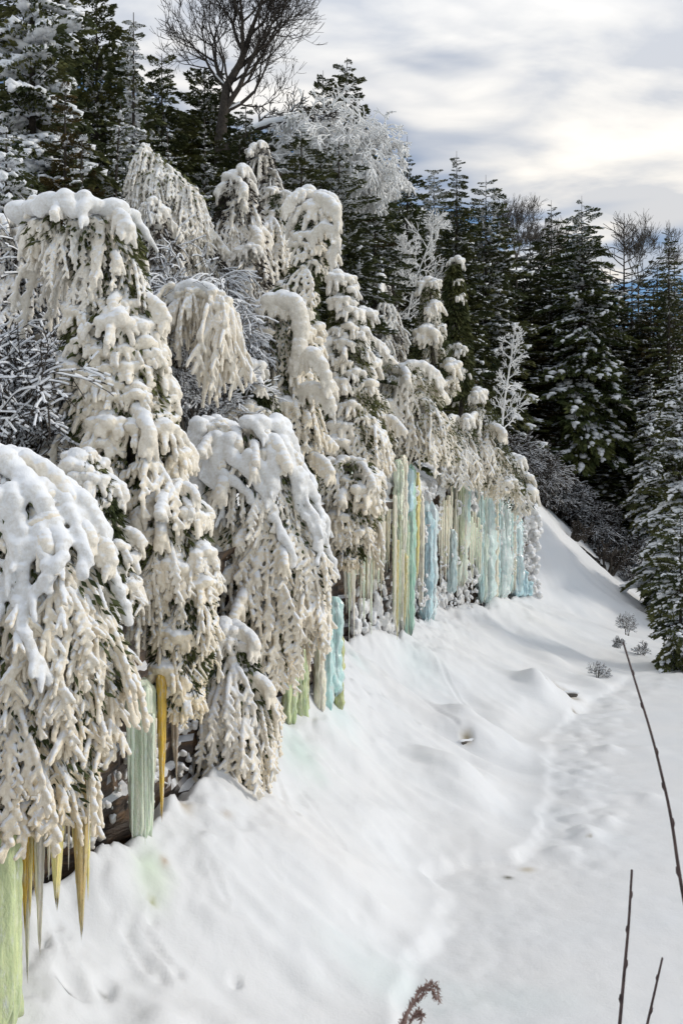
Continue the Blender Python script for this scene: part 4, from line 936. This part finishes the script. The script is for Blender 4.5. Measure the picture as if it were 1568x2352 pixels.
conifer('spruce_tree', 'narrow dark evergreen just left of the middle tall one', 'evergreen', 742, 160, 85, 58, 'light', n=150, shape=.6)
conifer('cedar_tree', 'snow-topped cedar bush at the left edge below the corner tree', 'cedar', 15, 290, 95, 23, 'heavy', n=120, shape=.5)
conifer('cedar_tree', 'short cedar with white snow balls above the twiggy grey thicket', 'cedar', 188, 305, 42, 25, 'heavy', n=80, shape=.6)
conifer('cedar_tree', 'thin cedar whose snow-plastered tip bends right', 'cedar', 258, 235, 28, 29, 'heavy', n=90, shape=.6, lean=.25)
conifer('cedar_tree', 'snowy cedar under the low white limb of the bare tree', 'cedar', 575, 310, 50, 36, 'heavy', n=90)
conifer('cedar_tree', 'dark cedar with snow tufts below the bare tree', 'cedar', 470, 270, 80, 38, 'mid', n=110)
conifer('cedar_tree', 'snow-tufted cedar between the feathery shrubs and the bare tree', 'cedar', 385, 290, 55, 35, 'heavy', n=90)
conifer('pine_tree', 'open-crowned dark evergreen right of the frosted birch', 'evergreen', 935, 310, 75, 62, 'light', M_FOLP, n=90, gaps=.2)
conifer('spruce_tree', 'pointed double-topped evergreen on the right-hand skyline', 'evergreen', 1048, 345, 80, 70, 'light', n=140)
conifer('spruce_tree', 'blunt broad evergreen at the step of the skyline', 'evergreen', 1115, 400, 85, 76, 'mid', n=150, shape=.45)
conifer('pine_tree', 'big green pine with bare lower trunk, tallest on the right', 'pine', 1335, 448, 92, 87, 'mid', M_FOLP, n=150, shape=.55, bottom=.28)
conifer('spruce_tree', 'slim evergreen just left of the big green pine', 'evergreen', 1265, 458, 80, 90, 'light', n=110)
conifer('spruce_tree', 'dark evergreen at the right edge of the skyline', 'evergreen', 1535, 503, 75, 84, 'light', n=120)
conifer('spruce_tree', 'snow-laden evergreen by the right edge, nearer the river', 'evergreen', 1560, 800, 85, 68, 'heavy', n=130, shape=.75)
conifer('spruce_tree', 'slender snow-laden evergreen left of the one at the right edge', 'evergreen', 1492, 850, 60, 82, 'heavy', n=120)
conifer('cedar_tree', 'dark round cedar bush flecked with snow on the right river bank', 'cedar', 1562, 1170, 66, 51, 'mid', n=120, shape=.4, bottom=.0)
nr = np.random.default_rng(33)
FOREST = []
for i in range(34):   # left hill fill
    u = nr.uniform(-60, 900); top = np.interp(u, [-60, 150, 300, 420, 600, 760, 900], [60, 170, 230, 230, 200, 230, 380]) + nr.uniform(0, 130)
    FOREST.append((u, top, nr.uniform(120, 170), nr.uniform(38, 56), nr.choice(['dark', 'snowy', 'rusty'], p=[.6, .25, .15]), 0))
for i in range(48):   # right forest
    u = nr.uniform(860, 1620); d = nr.uniform(66, 100)
    sky_v = np.interp(u, [860, 940, 1050, 1110, 1180, 1270, 1330, 1430, 1540, 1620], [400, 360, 380, 420, 545, 505, 500, 575, 530, 520])
    FOREST.append((u, sky_v + nr.uniform(15, 330) * (1.1 - (d - 66) / 50), nr.uniform(85, 130), d, nr.choice(['dark', 'snowy', 'rusty'], p=[.3, .4, .3]), 1))
for (u, t, d) in ((830, 560, 58), (880, 520, 60), (930, 620, 60), (1000, 560, 62), (1080, 640, 64), (1150, 620, 64), (1210, 720, 66), (1180, 850, 66), (1270, 760, 67), (1400, 780, 68), (1440, 900, 66), (1250, 900, 67), (1370, 960, 67), (1500, 640, 74), (1570, 640, 74), (1450, 600, 80), (1200, 590, 82), (1400, 600, 84)):
    FOREST.append((u, t, nr.uniform(95, 140), d, nr.choice(['dark', 'rusty', 'snowy'], p=[.25, .3, .45]), 1))
PL = [(1000, 'below the open-crowned tree'), (1090, 'below the double-topped tree'), (1160, 'below the blunt broad tree'), (1240, 'behind the white birch sapling'), (1300, 'left of the big pine'), (1380, 'under the big pine'), (1470, 'below the dead snag'), (9999, 'at the right edge')]
PLL = [(100, 'behind the corner tree'), (250, 'behind the rusty tree'), (400, 'behind the snow-caked spire'), (560, 'behind the bare tree'), (740, 'behind the frosted lace tree'), (9999, 'right of the frosted lace tree')]
DESC = {'dark': 'dark snow-dusted evergreen', 'snowy': 'snow-dappled evergreen', 'rusty': 'brownish snow-flecked evergreen'}
seen = {}
FOREST = [(u, t, hw, (84 + (d - 58) * .45) if right and u > 1060 else d, kd, right) for (u, t, hw, d, kd, right) in FOREST]
for (u, t, hw, d, kd, right) in sorted(FOREST, key=lambda q: q[1]):
    pl = next(w for lim_, w in (PL if right else PLL) if u < lim_)
    k = seen.get((kd, pl), 0); seen[(kd, pl)] = k + 1
    far_tree(kd, DESC[kd] + ' with the ' + ('' if k == 0 else ORD[k] + '-') + 'highest tip of those ' + pl, u, t, hw, d, 'evergreens of the far forest' if right else 'evergreens of the hilltop')

# ------------------------------------------------------------------ bare and frosted broadleaf trees
def grow(p, d, r, L, lev, out, up=.1, spread=.75, droop=0., minr=.012, kids=(2, 3), curl=.22):
    n = 4; P = np.array(p, float); d = np.array(d, float); d /= np.linalg.norm(d)
    r1 = r * .72
    pts = [P]
    for i in range(n):
        d = d + jit(curl) + np.array([0, 0, up - droop * (1 if lev < 3 else 0)]); d /= np.linalg.norm(d)
        Q_ = pts[-1] + d * L / n
        out.append((pts[-1], Q_, r + (r1 - r) * i / n, r + (r1 - r) * (i + 1) / n)); pts.append(Q_)
        if lev > 0 and i > 0 and nr.random() < .55:
            s = np.cross(d, jit(1)); s /= np.linalg.norm(s) + 1e-9
            grow(pts[-1], d * .6 + s * spread, max(minr, r * .45), L * (.55 + .25 * nr.random()), lev - 1, out, up, spread, droop, minr, kids, curl)
    if lev > 0:
        for k in range(nr.integers(*kids) if kids[0] < kids[1] else kids[0]):
            s = np.cross(d, jit(1)); s /= np.linalg.norm(s) + 1e-9
            grow(pts[-1], d + s * spread * (.5 + .6 * nr.random()), max(minr, r1 * .75), L * (.68 + .22 * nr.random()), lev - 1, out, up, spread, droop, minr, kids, curl)
def seg_mesh(out, mat, k=5, fat=1.0):
    g = Geo(); A = np.array([o[0] for o in out]); B = np.array([o[1] for o in out])
    segs(g, A, B, np.array([o[2] for o in out]) * fat, np.array([o[3] for o in out]) * fat, k); return g.mesh('limb', [mat])
def snow_on(out, rmin, frac, up=.7, mat=None):
    g = Geo(); A = []; B = []; ra = []; rb = []
    for (a, b, r0, r1) in out:
        if r0 < rmin: continue
        d = b - a
        if abs(d[2]) / np.linalg.norm(d) > .8 or nr.random() > frac: continue
        o_ = np.array([0, 0, max(r0, .02) * up]); A.append(a + o_); B.append(b + o_); ra.append(max(r0, .02)); rb.append(max(r1, .02))
    if not A: return None
    segs(g, A, B, ra, rb, 5); return g.mesh('snow_load', [mat or M_TSNOW])

def limb_tree(name, label, cat, base, trunk_pts, r, limbs, mat, group=None, snow=None, fat=1.0, minr=.014, rtop=.35, **kw):
    """trunk_pts in world; limbs: list of (world start, dir, r, L, levels)"""
    root = thing(name, label, cat, tuple(base), group); off = np.array(base)
    g = Geo(); P = np.array(trunk_pts) - off
    t = np.linspace(0, 1, len(P)); tt = np.linspace(0, 1, 14); P = np.stack([np.interp(tt, t, P[:, i]) for i in range(3)], 1)
    tube(g, P, np.linspace(r, r * rtop, 14), 8); link('trunk', g.mesh('trunk', [mat]), root)
    for (s, d, rr, L, lev) in limbs:
        out = []; grow(np.array(s) - off, d, rr, L, lev, out, minr=minr, **kw)
        lo = link('limb', seg_mesh(out, mat, 5, fat), root)
        if snow:
            me = snow_on(out, snow[0], snow[1])
            if me: link('snow_load', me, lo, kind='stuff')
    return root
# the tall bare tree
b = W(505, 330, 48); gz = ground(b[0], b[1]); base = (b[0], b[1], gz - .3)
tr = [base, W(505, 330, 48), W(515, 250, 48), W(520, 200, 48), W(555, 140, 48), W(580, 60, 48)]
lim = [(W(510, 265, 48), (.55, -.2, .8), 0.160, 2.08, 5), (W(518, 210, 48), (-.25, .1, 1), 0.128, 1.69, 5), (W(535, 170, 48), (.8, .3, .7), 0.136, 1.81, 5), (W(555, 140, 48), (.1, -.3, 1), 0.120, 1.69, 5), (W(580, 60, 48), (.25, .1, 1), 0.104, 1.56, 5), (W(560, 120, 48), (-.6, .1, .9), 0.096, 1.56, 4), (W(520, 200, 48), (-.9, .0, .45), 0.080, 1.49, 4), (W(530, 190, 48), (1, .2, .6), .07, 1.1, 4), (W(570, 90, 48), (.7, .2, .8), .08, 1.2, 5), (W(512, 260, 48), (.9, .2, .5), 0.104, 1.95, 5)]
limb_tree('bare_tree', 'tall bare leafless tree with fine branching crown against the sky', 'tree', base, tr, .34, lim, M_BARK, snow=(.07, .3), up=.10, spread=.64, minr=.010, kids=(2, 3), curl=.16)
# low snow-covered limb of a leaning tree
b = W(560, 330, 45); gz = ground(b[0] - .5, b[1]); base = (b[0] - .5, b[1], gz - .3)
root = limb_tree('leaning_tree', 'low leaning trunk loaded with white snow under the bare tree', 'tree', base, [base, W(515, 330, 45), W(560, 310, 45), W(620, 285, 45), W(700, 275, 45)], .2, [(W(620, 285, 45), (1, 0, .1), .08, .8, 3), (W(680, 276, 45), (1, 0, -.2), .07, .7, 3), (W(590, 298, 45), (.5, -.1, .8), .07, .6, 3)], M_BARK, snow=(.02, .8), up=.02, spread=.7, minr=.02)
g = Geo(); P = np.array([W(518, 324, 45), W(560, 303, 45), W(620, 279, 45), W(690, 270, 45)]) - np.array(base); t = np.linspace(0, 1, 4); tt = np.linspace(0, 1, 16)
tube(g, np.stack([np.interp(tt, t, P[:, i]) for i in range(3)], 1), .17 * (1 + .2 * (nr.random(16) - .5)), 7); link('snow_load', g.mesh('snow_load', [M_TSNOW]), root)
# frosted birch, white lace crown
b = W(765, 470, 46); gz = ground(b[0] - .5, b[1]); base = (b[0] - .6, b[1], gz - .3)
tr = [base, W(762, 462, 46), W(790, 425, 46), W(815, 400, 46), W(828, 360, 46), W(845, 345, 46), W(865, 352, 46)]
lim = []
for (u, v, dx, dy, dz, r_, L_, lv) in ((828, 365, -.2, .1, 1, .09, 1.15, 5), (845, 345, .8, -.2, .15, .09, 1.25, 5), (815, 400, 1, 0, .05, .09, 1.25, 5), (800, 415, .9, -.3, -.15, .09, 1.2, 5), (815, 390, -.8, -.3, .55, .09, 1.5, 5), (825, 360, -.8, .2, .8, .09, 1.5, 5),
                                       (850, 345, .4, .3, .8, .08, 1.0, 4), (865, 352, .7, -.3, -.5, .08, 1.1, 5), (800, 412, -.9, -.3, .15, .08, 1.5, 5), (785, 430, -1, .1, .35, .08, 1.4, 5), (790, 425, .4, -.9, -.1, .08, 1.1, 5), (820, 375, -.3, -.9, .3, .08, 1.2, 5), (775, 450, -.8, -.4, -.05, .07, 1.1, 4), (835, 350, .2, -.8, .1, .07, 1.2, 5)):
    lim.append((W(u - 22, v + 14, 46), (dx, dy, dz), r_, L_ * (.68 if dx > .3 else .95), lv))
root = limb_tree('frosted_birch', 'frosted broadleaf tree with white lace twigs and arching snowy trunk', 'tree', base, tr, .26, lim, M_FROST, up=-.02, spread=.8, droop=.16, minr=.026, fat=1.4)
# frosted feathery shrubs: stems each with its twigs
def shrub(name, label, u, v0, d, hgt, wid, stems, mat, group=None, fat=1.0, minr=.010, lev=4, lean=(0, 0), droop=.04, cat='shrub', snow=None, r0=.035):
    p = W(u, v0, d); gz = ground(p[0], p[1]); base = (p[0], p[1], gz - .1)
    root = thing(name, label, cat, base, group)
    Ht = max(.5, p[2] + hgt - base[2])
    for i in range(stems):
        a = nr.random() * 6.28; q = nr.random() * wid
        out = []; L = Ht * (.27 if lev < 5 else .22) * (.75 + .5 * nr.random())
        grow(np.array([.3 * q * math.cos(a), .3 * q * math.sin(a), 0]), (q * math.cos(a) / Ht * 1.2 + lean[0], q * math.sin(a) / Ht * 1.0 + lean[1], 1), r0, L, lev, out, up=.03, spread=.55, droop=droop, minr=minr, curl=.16 if lev < 5 else .26)
        so = link('stem', seg_mesh(out, mat, 4, fat), root)
        if snow:
            me = snow_on(out, 0, snow, .8)
            if me: link('snow_load', me, so, kind='stuff')
    return root
shrub('frosted_shrub', 'tall feathery frosted shrub below the snow-caked spire', 335, 640, 25.5, 2.6, 1.2, 9, M_BARKG, fat=.9, minr=.012, droop=.2, snow=1.0, lev=5)
shrub('frosted_shrub', 'spreading frosted shrub with dark twig tips, centre of the slope', 410, 560, 27, .9, 1.2, 8, M_BARKG, fat=.9, minr=.012, lean=(.1, 0), droop=.2, snow=1.0, lev=5)
shrub('twiggy_shrub', 'bare dark-twigged shrub poking through the feathery frosted ones', 375, 640, 24.6, 2.4, .8, 5, M_BARK, fat=.7, minr=.008, snow=.25)
shrub('frosted_shrub', 'grey snow-dusted thicket of twigs at the left edge behind the tall bent cedar', 40, 1000, 20.5, 4.0, 1.6, 13, M_BARKG, fat=1.0, minr=.010, snow=.75, droop=.12)
shrub('frosted_shrub', 'snow-lined thicket right beside the tall bent cedar trunk', 110, 980, 21, 3.2, 1.3, 12, M_BARKG, fat=1.0, minr=.010, snow=.75, droop=.12)
shrub('frosted_shrub', 'grey thicket in the dark gap between the two big cedars', 440, 950, 25, 2.2, 1.1, 10, M_BARKG, fat=1.0, minr=.010, snow=.7, droop=.1)
shrub('frosted_shrub', 'snowy thicket right of the dark gap, behind the flat snow pillows', 500, 940, 27, 2.0, 1.0, 9, M_BARKG, fat=1.0, minr=.010, snow=.7, droop=.1)
def sapling(name, label, pts, d, r, mat, n, L0, lev=3, lift=.55):
    P = [W(u, v, d) for (u, v) in pts]; gz = ground(P[0][0], d); base = (P[0][0], d, gz - .2)
    A = np.array(P); t = np.linspace(0, 1, len(A)); lim = []
    for i in range(n):
        q = .12 + .86 * (i + .5) / n; p = np.array([np.interp(q, t, A[:, k]) for k in range(3)]); a = i * 2.4 + nr.random()
        lim.append((p, (math.cos(a), math.sin(a), lift + .3 * nr.random()), r * .4, L0 * (1.1 - .75 * q) * (.7 + .6 * nr.random()), lev))
    limb_tree(name, label, 'tree', base, [base] + P, r, lim, mat, rtop=.2, fat=1.15, minr=.017, up=.02, spread=.6, curl=.15)
sapling('frosted_birch', 'slim white frosted birch sapling before the dark forest', [(1148, 1030), (1156, 930), (1172, 830), (1182, 745)], 60, .10, M_FROST, 22, .62)
sapling('frosted_sapling', 'white frosted sapling in front of the far dark evergreens, above the white drape', [(895, 850), (905, 740), (925, 620), (935, 540)], 50, .07, M_FROST, 20, .75)
sapling('frosted_sapling', 'frosted sapling leaning right behind the narrow white cedar', [(930, 760), (950, 650), (985, 560), (1000, 500)], 54, .07, M_FROST, 16, .8)
for (u, v, d, hh, st) in ((-30, 880, 17.5, 1.6, 10), (30, 905, 18.5, 1.6, 10), (85, 930, 20, 1.4, 10), (-20, 780, 21, 2.6, 12), (60, 760, 23, 2.2, 10), (10, 690, 24, 2.5, 12)):
    shrub('twiggy_shrub', ['lowest brush clump, at the left edge', 'low brush clump', 'brush clump nearest the tall bent cedar trunk', 'big upper brush clump cut by the left edge', 'upper brush clump nearest the tall bent cedar', 'topmost brush clump at the left'][[-30, 30, 85, -20, 60, 10].index(u)] + ' on the bank behind', u, v, d, hh, 1.8, st, M_BARK, 'brush left of the tall bent cedar', fat=1.0, minr=.010, snow=.6, droop=.1)
rime_tree('frosted_shrub', 'feathery white shrub mass with drooping frosted fronds under the spire', 'shrub', [Hull([(330, 300, 350), (400, 285, 440), (450, 285, 485), (550, 315, 480), (650, 330, 470), (700, 340, 440)], 26.5, .6)], [(1, {'drape': 3, 'strands': 3, 'coral': 1})], .72, .36, .25, fol=700, limit=230, cover=.75, trunk=False)
BRUSH = [(1150, 1085, 70, 3.4, 2.2), (1185, 1110, 74, 3.8, 2.4), (1215, 1130, 78, 4.2, 2.6), (1248, 1160, 81, 3.6, 2.8), (1280, 1190, 83, 4.0, 3.0), (1318, 1225, 84, 3.4, 3.0), (1355, 1250, 84, 3.8, 3.0), (1395, 1285, 83, 3.2, 3.0), (1435, 1320, 82, 3.6, 3.0), (1475, 1355, 80, 3.4, 3.0)]
for i, (u, v, d, hh, ww) in enumerate(BRUSH):
    shrub('brush_thicket', ORD[i] + ' snow-dusted brush clump from the left along the far slope crest', u, v, d, hh, ww, 9, M_BARK, 'brush along the far slope crest', fat=1.5, minr=.022, lev=4, snow=.85, r0=.05, lean=(.2, -.1), droop=.1)
for (u, v, d, hh, ww, lb) in ((1310, 1228, 78, 1.6, 2.6, 'fallen snow-covered branches at the crest of the far slope'), (1400, 1262, 78, 1.4, 2.4, 'snowy fallen boughs right of the crest, by the dark forest')):
    shrub('fallen_branches', lb, u, v, d, hh, ww, 6, M_BARK, fat=2.0, minr=.03, lev=3, snow=1.0, r0=.08, lean=(.5, 0), cat='branches')
for (u, v, d, lb) in ((1440, 1428, 60, 'tiny leafless bush on the far snow bank'), (1420, 1500, 55, 'twiggy little bush at the river corner'), (1475, 1510, 54, 'low bush beside the dark round cedar'), (1370, 1560, 47, 'half-buried snowy bush at the toe of the slope')):
    shrub('small_bush', lb, u, v, d, 1.0, .6, 7, M_BARKG, fat=1.0, minr=.009, lev=3, snow=.4, r0=.018, cat='bush')
# dead snag
b = W(1432, 490, 94); gz = ground(b[0], 94); base = (b[0], 94, gz - .3)
lim = []
for i in range(26):
    v = 515 + 210 * i / 26; s = 1 if i % 2 else -1; lim.append((W(1432, v, 94), (s * 1.0, .8 * jit(1)[0], .75 - .6 * i / 26), .06, (1.0 + .9 * nr.random()) * (.6 + i / 22), 1))
limb_tree('dead_tree', 'dead leafless conifer snag with short side branches right of the big pine', 'tree', base, [base, b], .26, lim, M_BARK, rtop=.1, snow=(.03, .2), up=.06, spread=.5, minr=.03, curl=.16)
for (u, v, d, hh, lb) in ((1185, 470, 92, 4.5, 'pale bare twigs rising behind the blunt evergreen'), (1240, 520, 98, 4, 'fine leafless crown left of the slim evergreen'), (1465, 520, 99, 5, 'thin bare treetop behind the dead snag')):
    p = W(u, v, d); gz = ground(p[0], d); base = (p[0], d, gz - .3); zz = p[2]
    limb_tree('bare_tree', lb, 'tree', base, [base, (p[0], d, zz - hh * 1.0)], .2, [((p[0], d, zz - hh * 1.1), (sx, 0, 1), .07, hh * .36, 5) for sx in (-.45, 0, .45)], M_BARKG, up=.1, spread=.6, minr=.014)
# arched snow-covered birch
g = Geo(); pts = [(392, 905, 23.5), (384, 800, 23.5), (385, 720, 23.4), (400, 675, 23.3), (440, 658, 23.2), (480, 668, 23.1), (505, 705, 23), (525, 745, 23)]
P = np.array([W(*p) for p in pts]); t = np.linspace(0, 1, len(pts)); tt = np.linspace(0, 1, 40); P = np.stack([np.interp(tt, t, P[:, i]) for i in range(3)], 1)
base = P[0].copy(); base[2] = ground(base[0], base[1])
root = thing('arched_birch', 'slender birch bowed into an arch by snow with ice strands hanging from its tip', 'tree', tuple(base))
tube(g, P - base, np.linspace(.07, .05, 40), 7); link('trunk', g.mesh('trunk', [M_BARKG]), root)
g = Geo()
for q in P[14:]: pil(g, q - base + [0, 0, .05] + jit(.015), .13 + .05 * nr.random(), (1, 1, .85))
o = link('snow_load', remeshed('snow_load', g, .03, M_RIME, .02, .1, 3), root); o.color = (.82, .83, .84, 1)
for i in range(20):
    j = int(nr.integers(18, 40)); q = P[j]
    ty = ['strands', 'drape', 'strands', 'coral'][i % 4]
    o = link('bough', LIB[ty][nr.integers(4)], root); o.location = q - base + jit(.1) - np.array([0, 0, .05]); s = .9 + .5 * nr.random(); o.scale = (s, s, s * (1.1 if j < 30 else 1.5)); o.rotation_euler = (0, 0, nr.random() * 6.28); c = PALE * .6 + CREAM * .4; o.color = (*c, 1)

# ------------------------------------------------------------------ foreground stems by the camera
def stem(name, label, cat, pts, d, r0, r1, knots=9, mat=None):
    P = np.array([(*W(u, v, dd_),) for (u, v, dd_) in pts]); base = np.array([P[0][0], P[0][1], 0]); base[2] = ground(P[0][0], P[0][1]) - .05
    P = np.concatenate([[base], P]); t = np.concatenate([[0], np.cumsum(np.linalg.norm(np.diff(P, axis=0), axis=1))]); tt = np.linspace(0, t[-1], 46)
    Q_ = np.stack([np.interp(tt, t, P[:, i]) for i in range(3)], 1)
    k = np.ones(5) / 5; S = Q_.copy()
    for i in range(3): S[2:-2, i] = np.convolve(Q_[:, i], k, 'valid')
    root = thing(name, label, cat, tuple(base))
    g = Geo(); rad = np.linspace(r0, r1, 46); tube(g, S - base, rad, 8); link('stem', g.mesh('stem', [mat or M_TWIG]), root)
    for i in range(knots):
        j = int(4 + (44 - 4) * (i + .5) / knots); g = Geo(); q = S[j] - base; s = 1 if i % 2 else -1
        dv = S[j + 1] - S[j]; dv /= np.linalg.norm(dv)
        tube(g, [q, q + dv * rad[j] * 2 + np.array([s, 0, 0]) * rad[j] * 1.0, q + dv * rad[j] * 5 + np.array([s, 0, 0]) * rad[j] * 1.3], [rad[j] * 1.25, rad[j] * .95, rad[j] * .25], 6)
        link('bud', g.mesh('bud', [mat or M_TWIG]), root)
    return root
stem('bare_twig', 'longest dark twig rising at the right edge in the foreground', 'twig', [(1640, 2420, 3.0), (1560, 2020, 3.1), (1540, 1870, 3.15), (1497, 1690, 3.2), (1465, 1590, 3.25), (1430, 1475, 3.3)], 3, .0085, .003, 12)
stem('bare_twig', 'middle foreground twig, straight and upright near the bottom right', 'twig', [(1418, 2400, 3.0), (1432, 2240, 3.0), (1443, 2120, 3.0), (1450, 1998, 3.0)], 3, .0075, .0035, 8)
stem('bare_twig', 'shortest foreground twig leaning right in the bottom corner', 'twig', [(1470, 2420, 2.9), (1495, 2310, 2.9), (1520, 2200, 2.9)], 3, .0065, .003, 7)
# dry grass stalk
P0 = W(915, 2420, 2.8); gz = ground(P0[0], P0[1]); base = np.array([P0[0], P0[1], gz])
root = thing('dry_grass_stalk', 'blurred dry reddish grass plume bending right at the bottom edge', 'grass stalk', tuple(base))
for j, pts in enumerate(([(915, 2420), (935, 2330), (960, 2280), (985, 2258), (1003, 2266), (1008, 2300)], [(915, 2400), (938, 2320), (965, 2275), (990, 2270), (998, 2290)], [(920, 2400), (945, 2340), (965, 2322), (968, 2345)], [(912, 2380), (928, 2335), (950, 2300), (975, 2285)])):
    g = Geo(); P = np.array([W(u, v, 2.8 + .02 * j) for u, v in pts]) - base
    if j == 0: P = np.concatenate([[[0, 0, -.05]], P])
    t = np.linspace(0, 1, len(P)); tt = np.linspace(0, 1, 30); Q_ = np.stack([np.interp(tt, t, P[:, i]) for i in range(3)], 1)
    tube(g, Q_, np.linspace(.004, .0015, 30), 5)
    n = 160; q = nr.integers(8 if j == 0 else 2, 30, n); leaves(g, Q_[q] + (nr.random((n, 3)) - .5) * .006, np.gradient(Q_, axis=0)[q] / .02 + nr.normal(size=(n, 3)) * .35, .016, .0022)
    link('plume', g.mesh('plume', [M_STRAW], smooth=False), root)
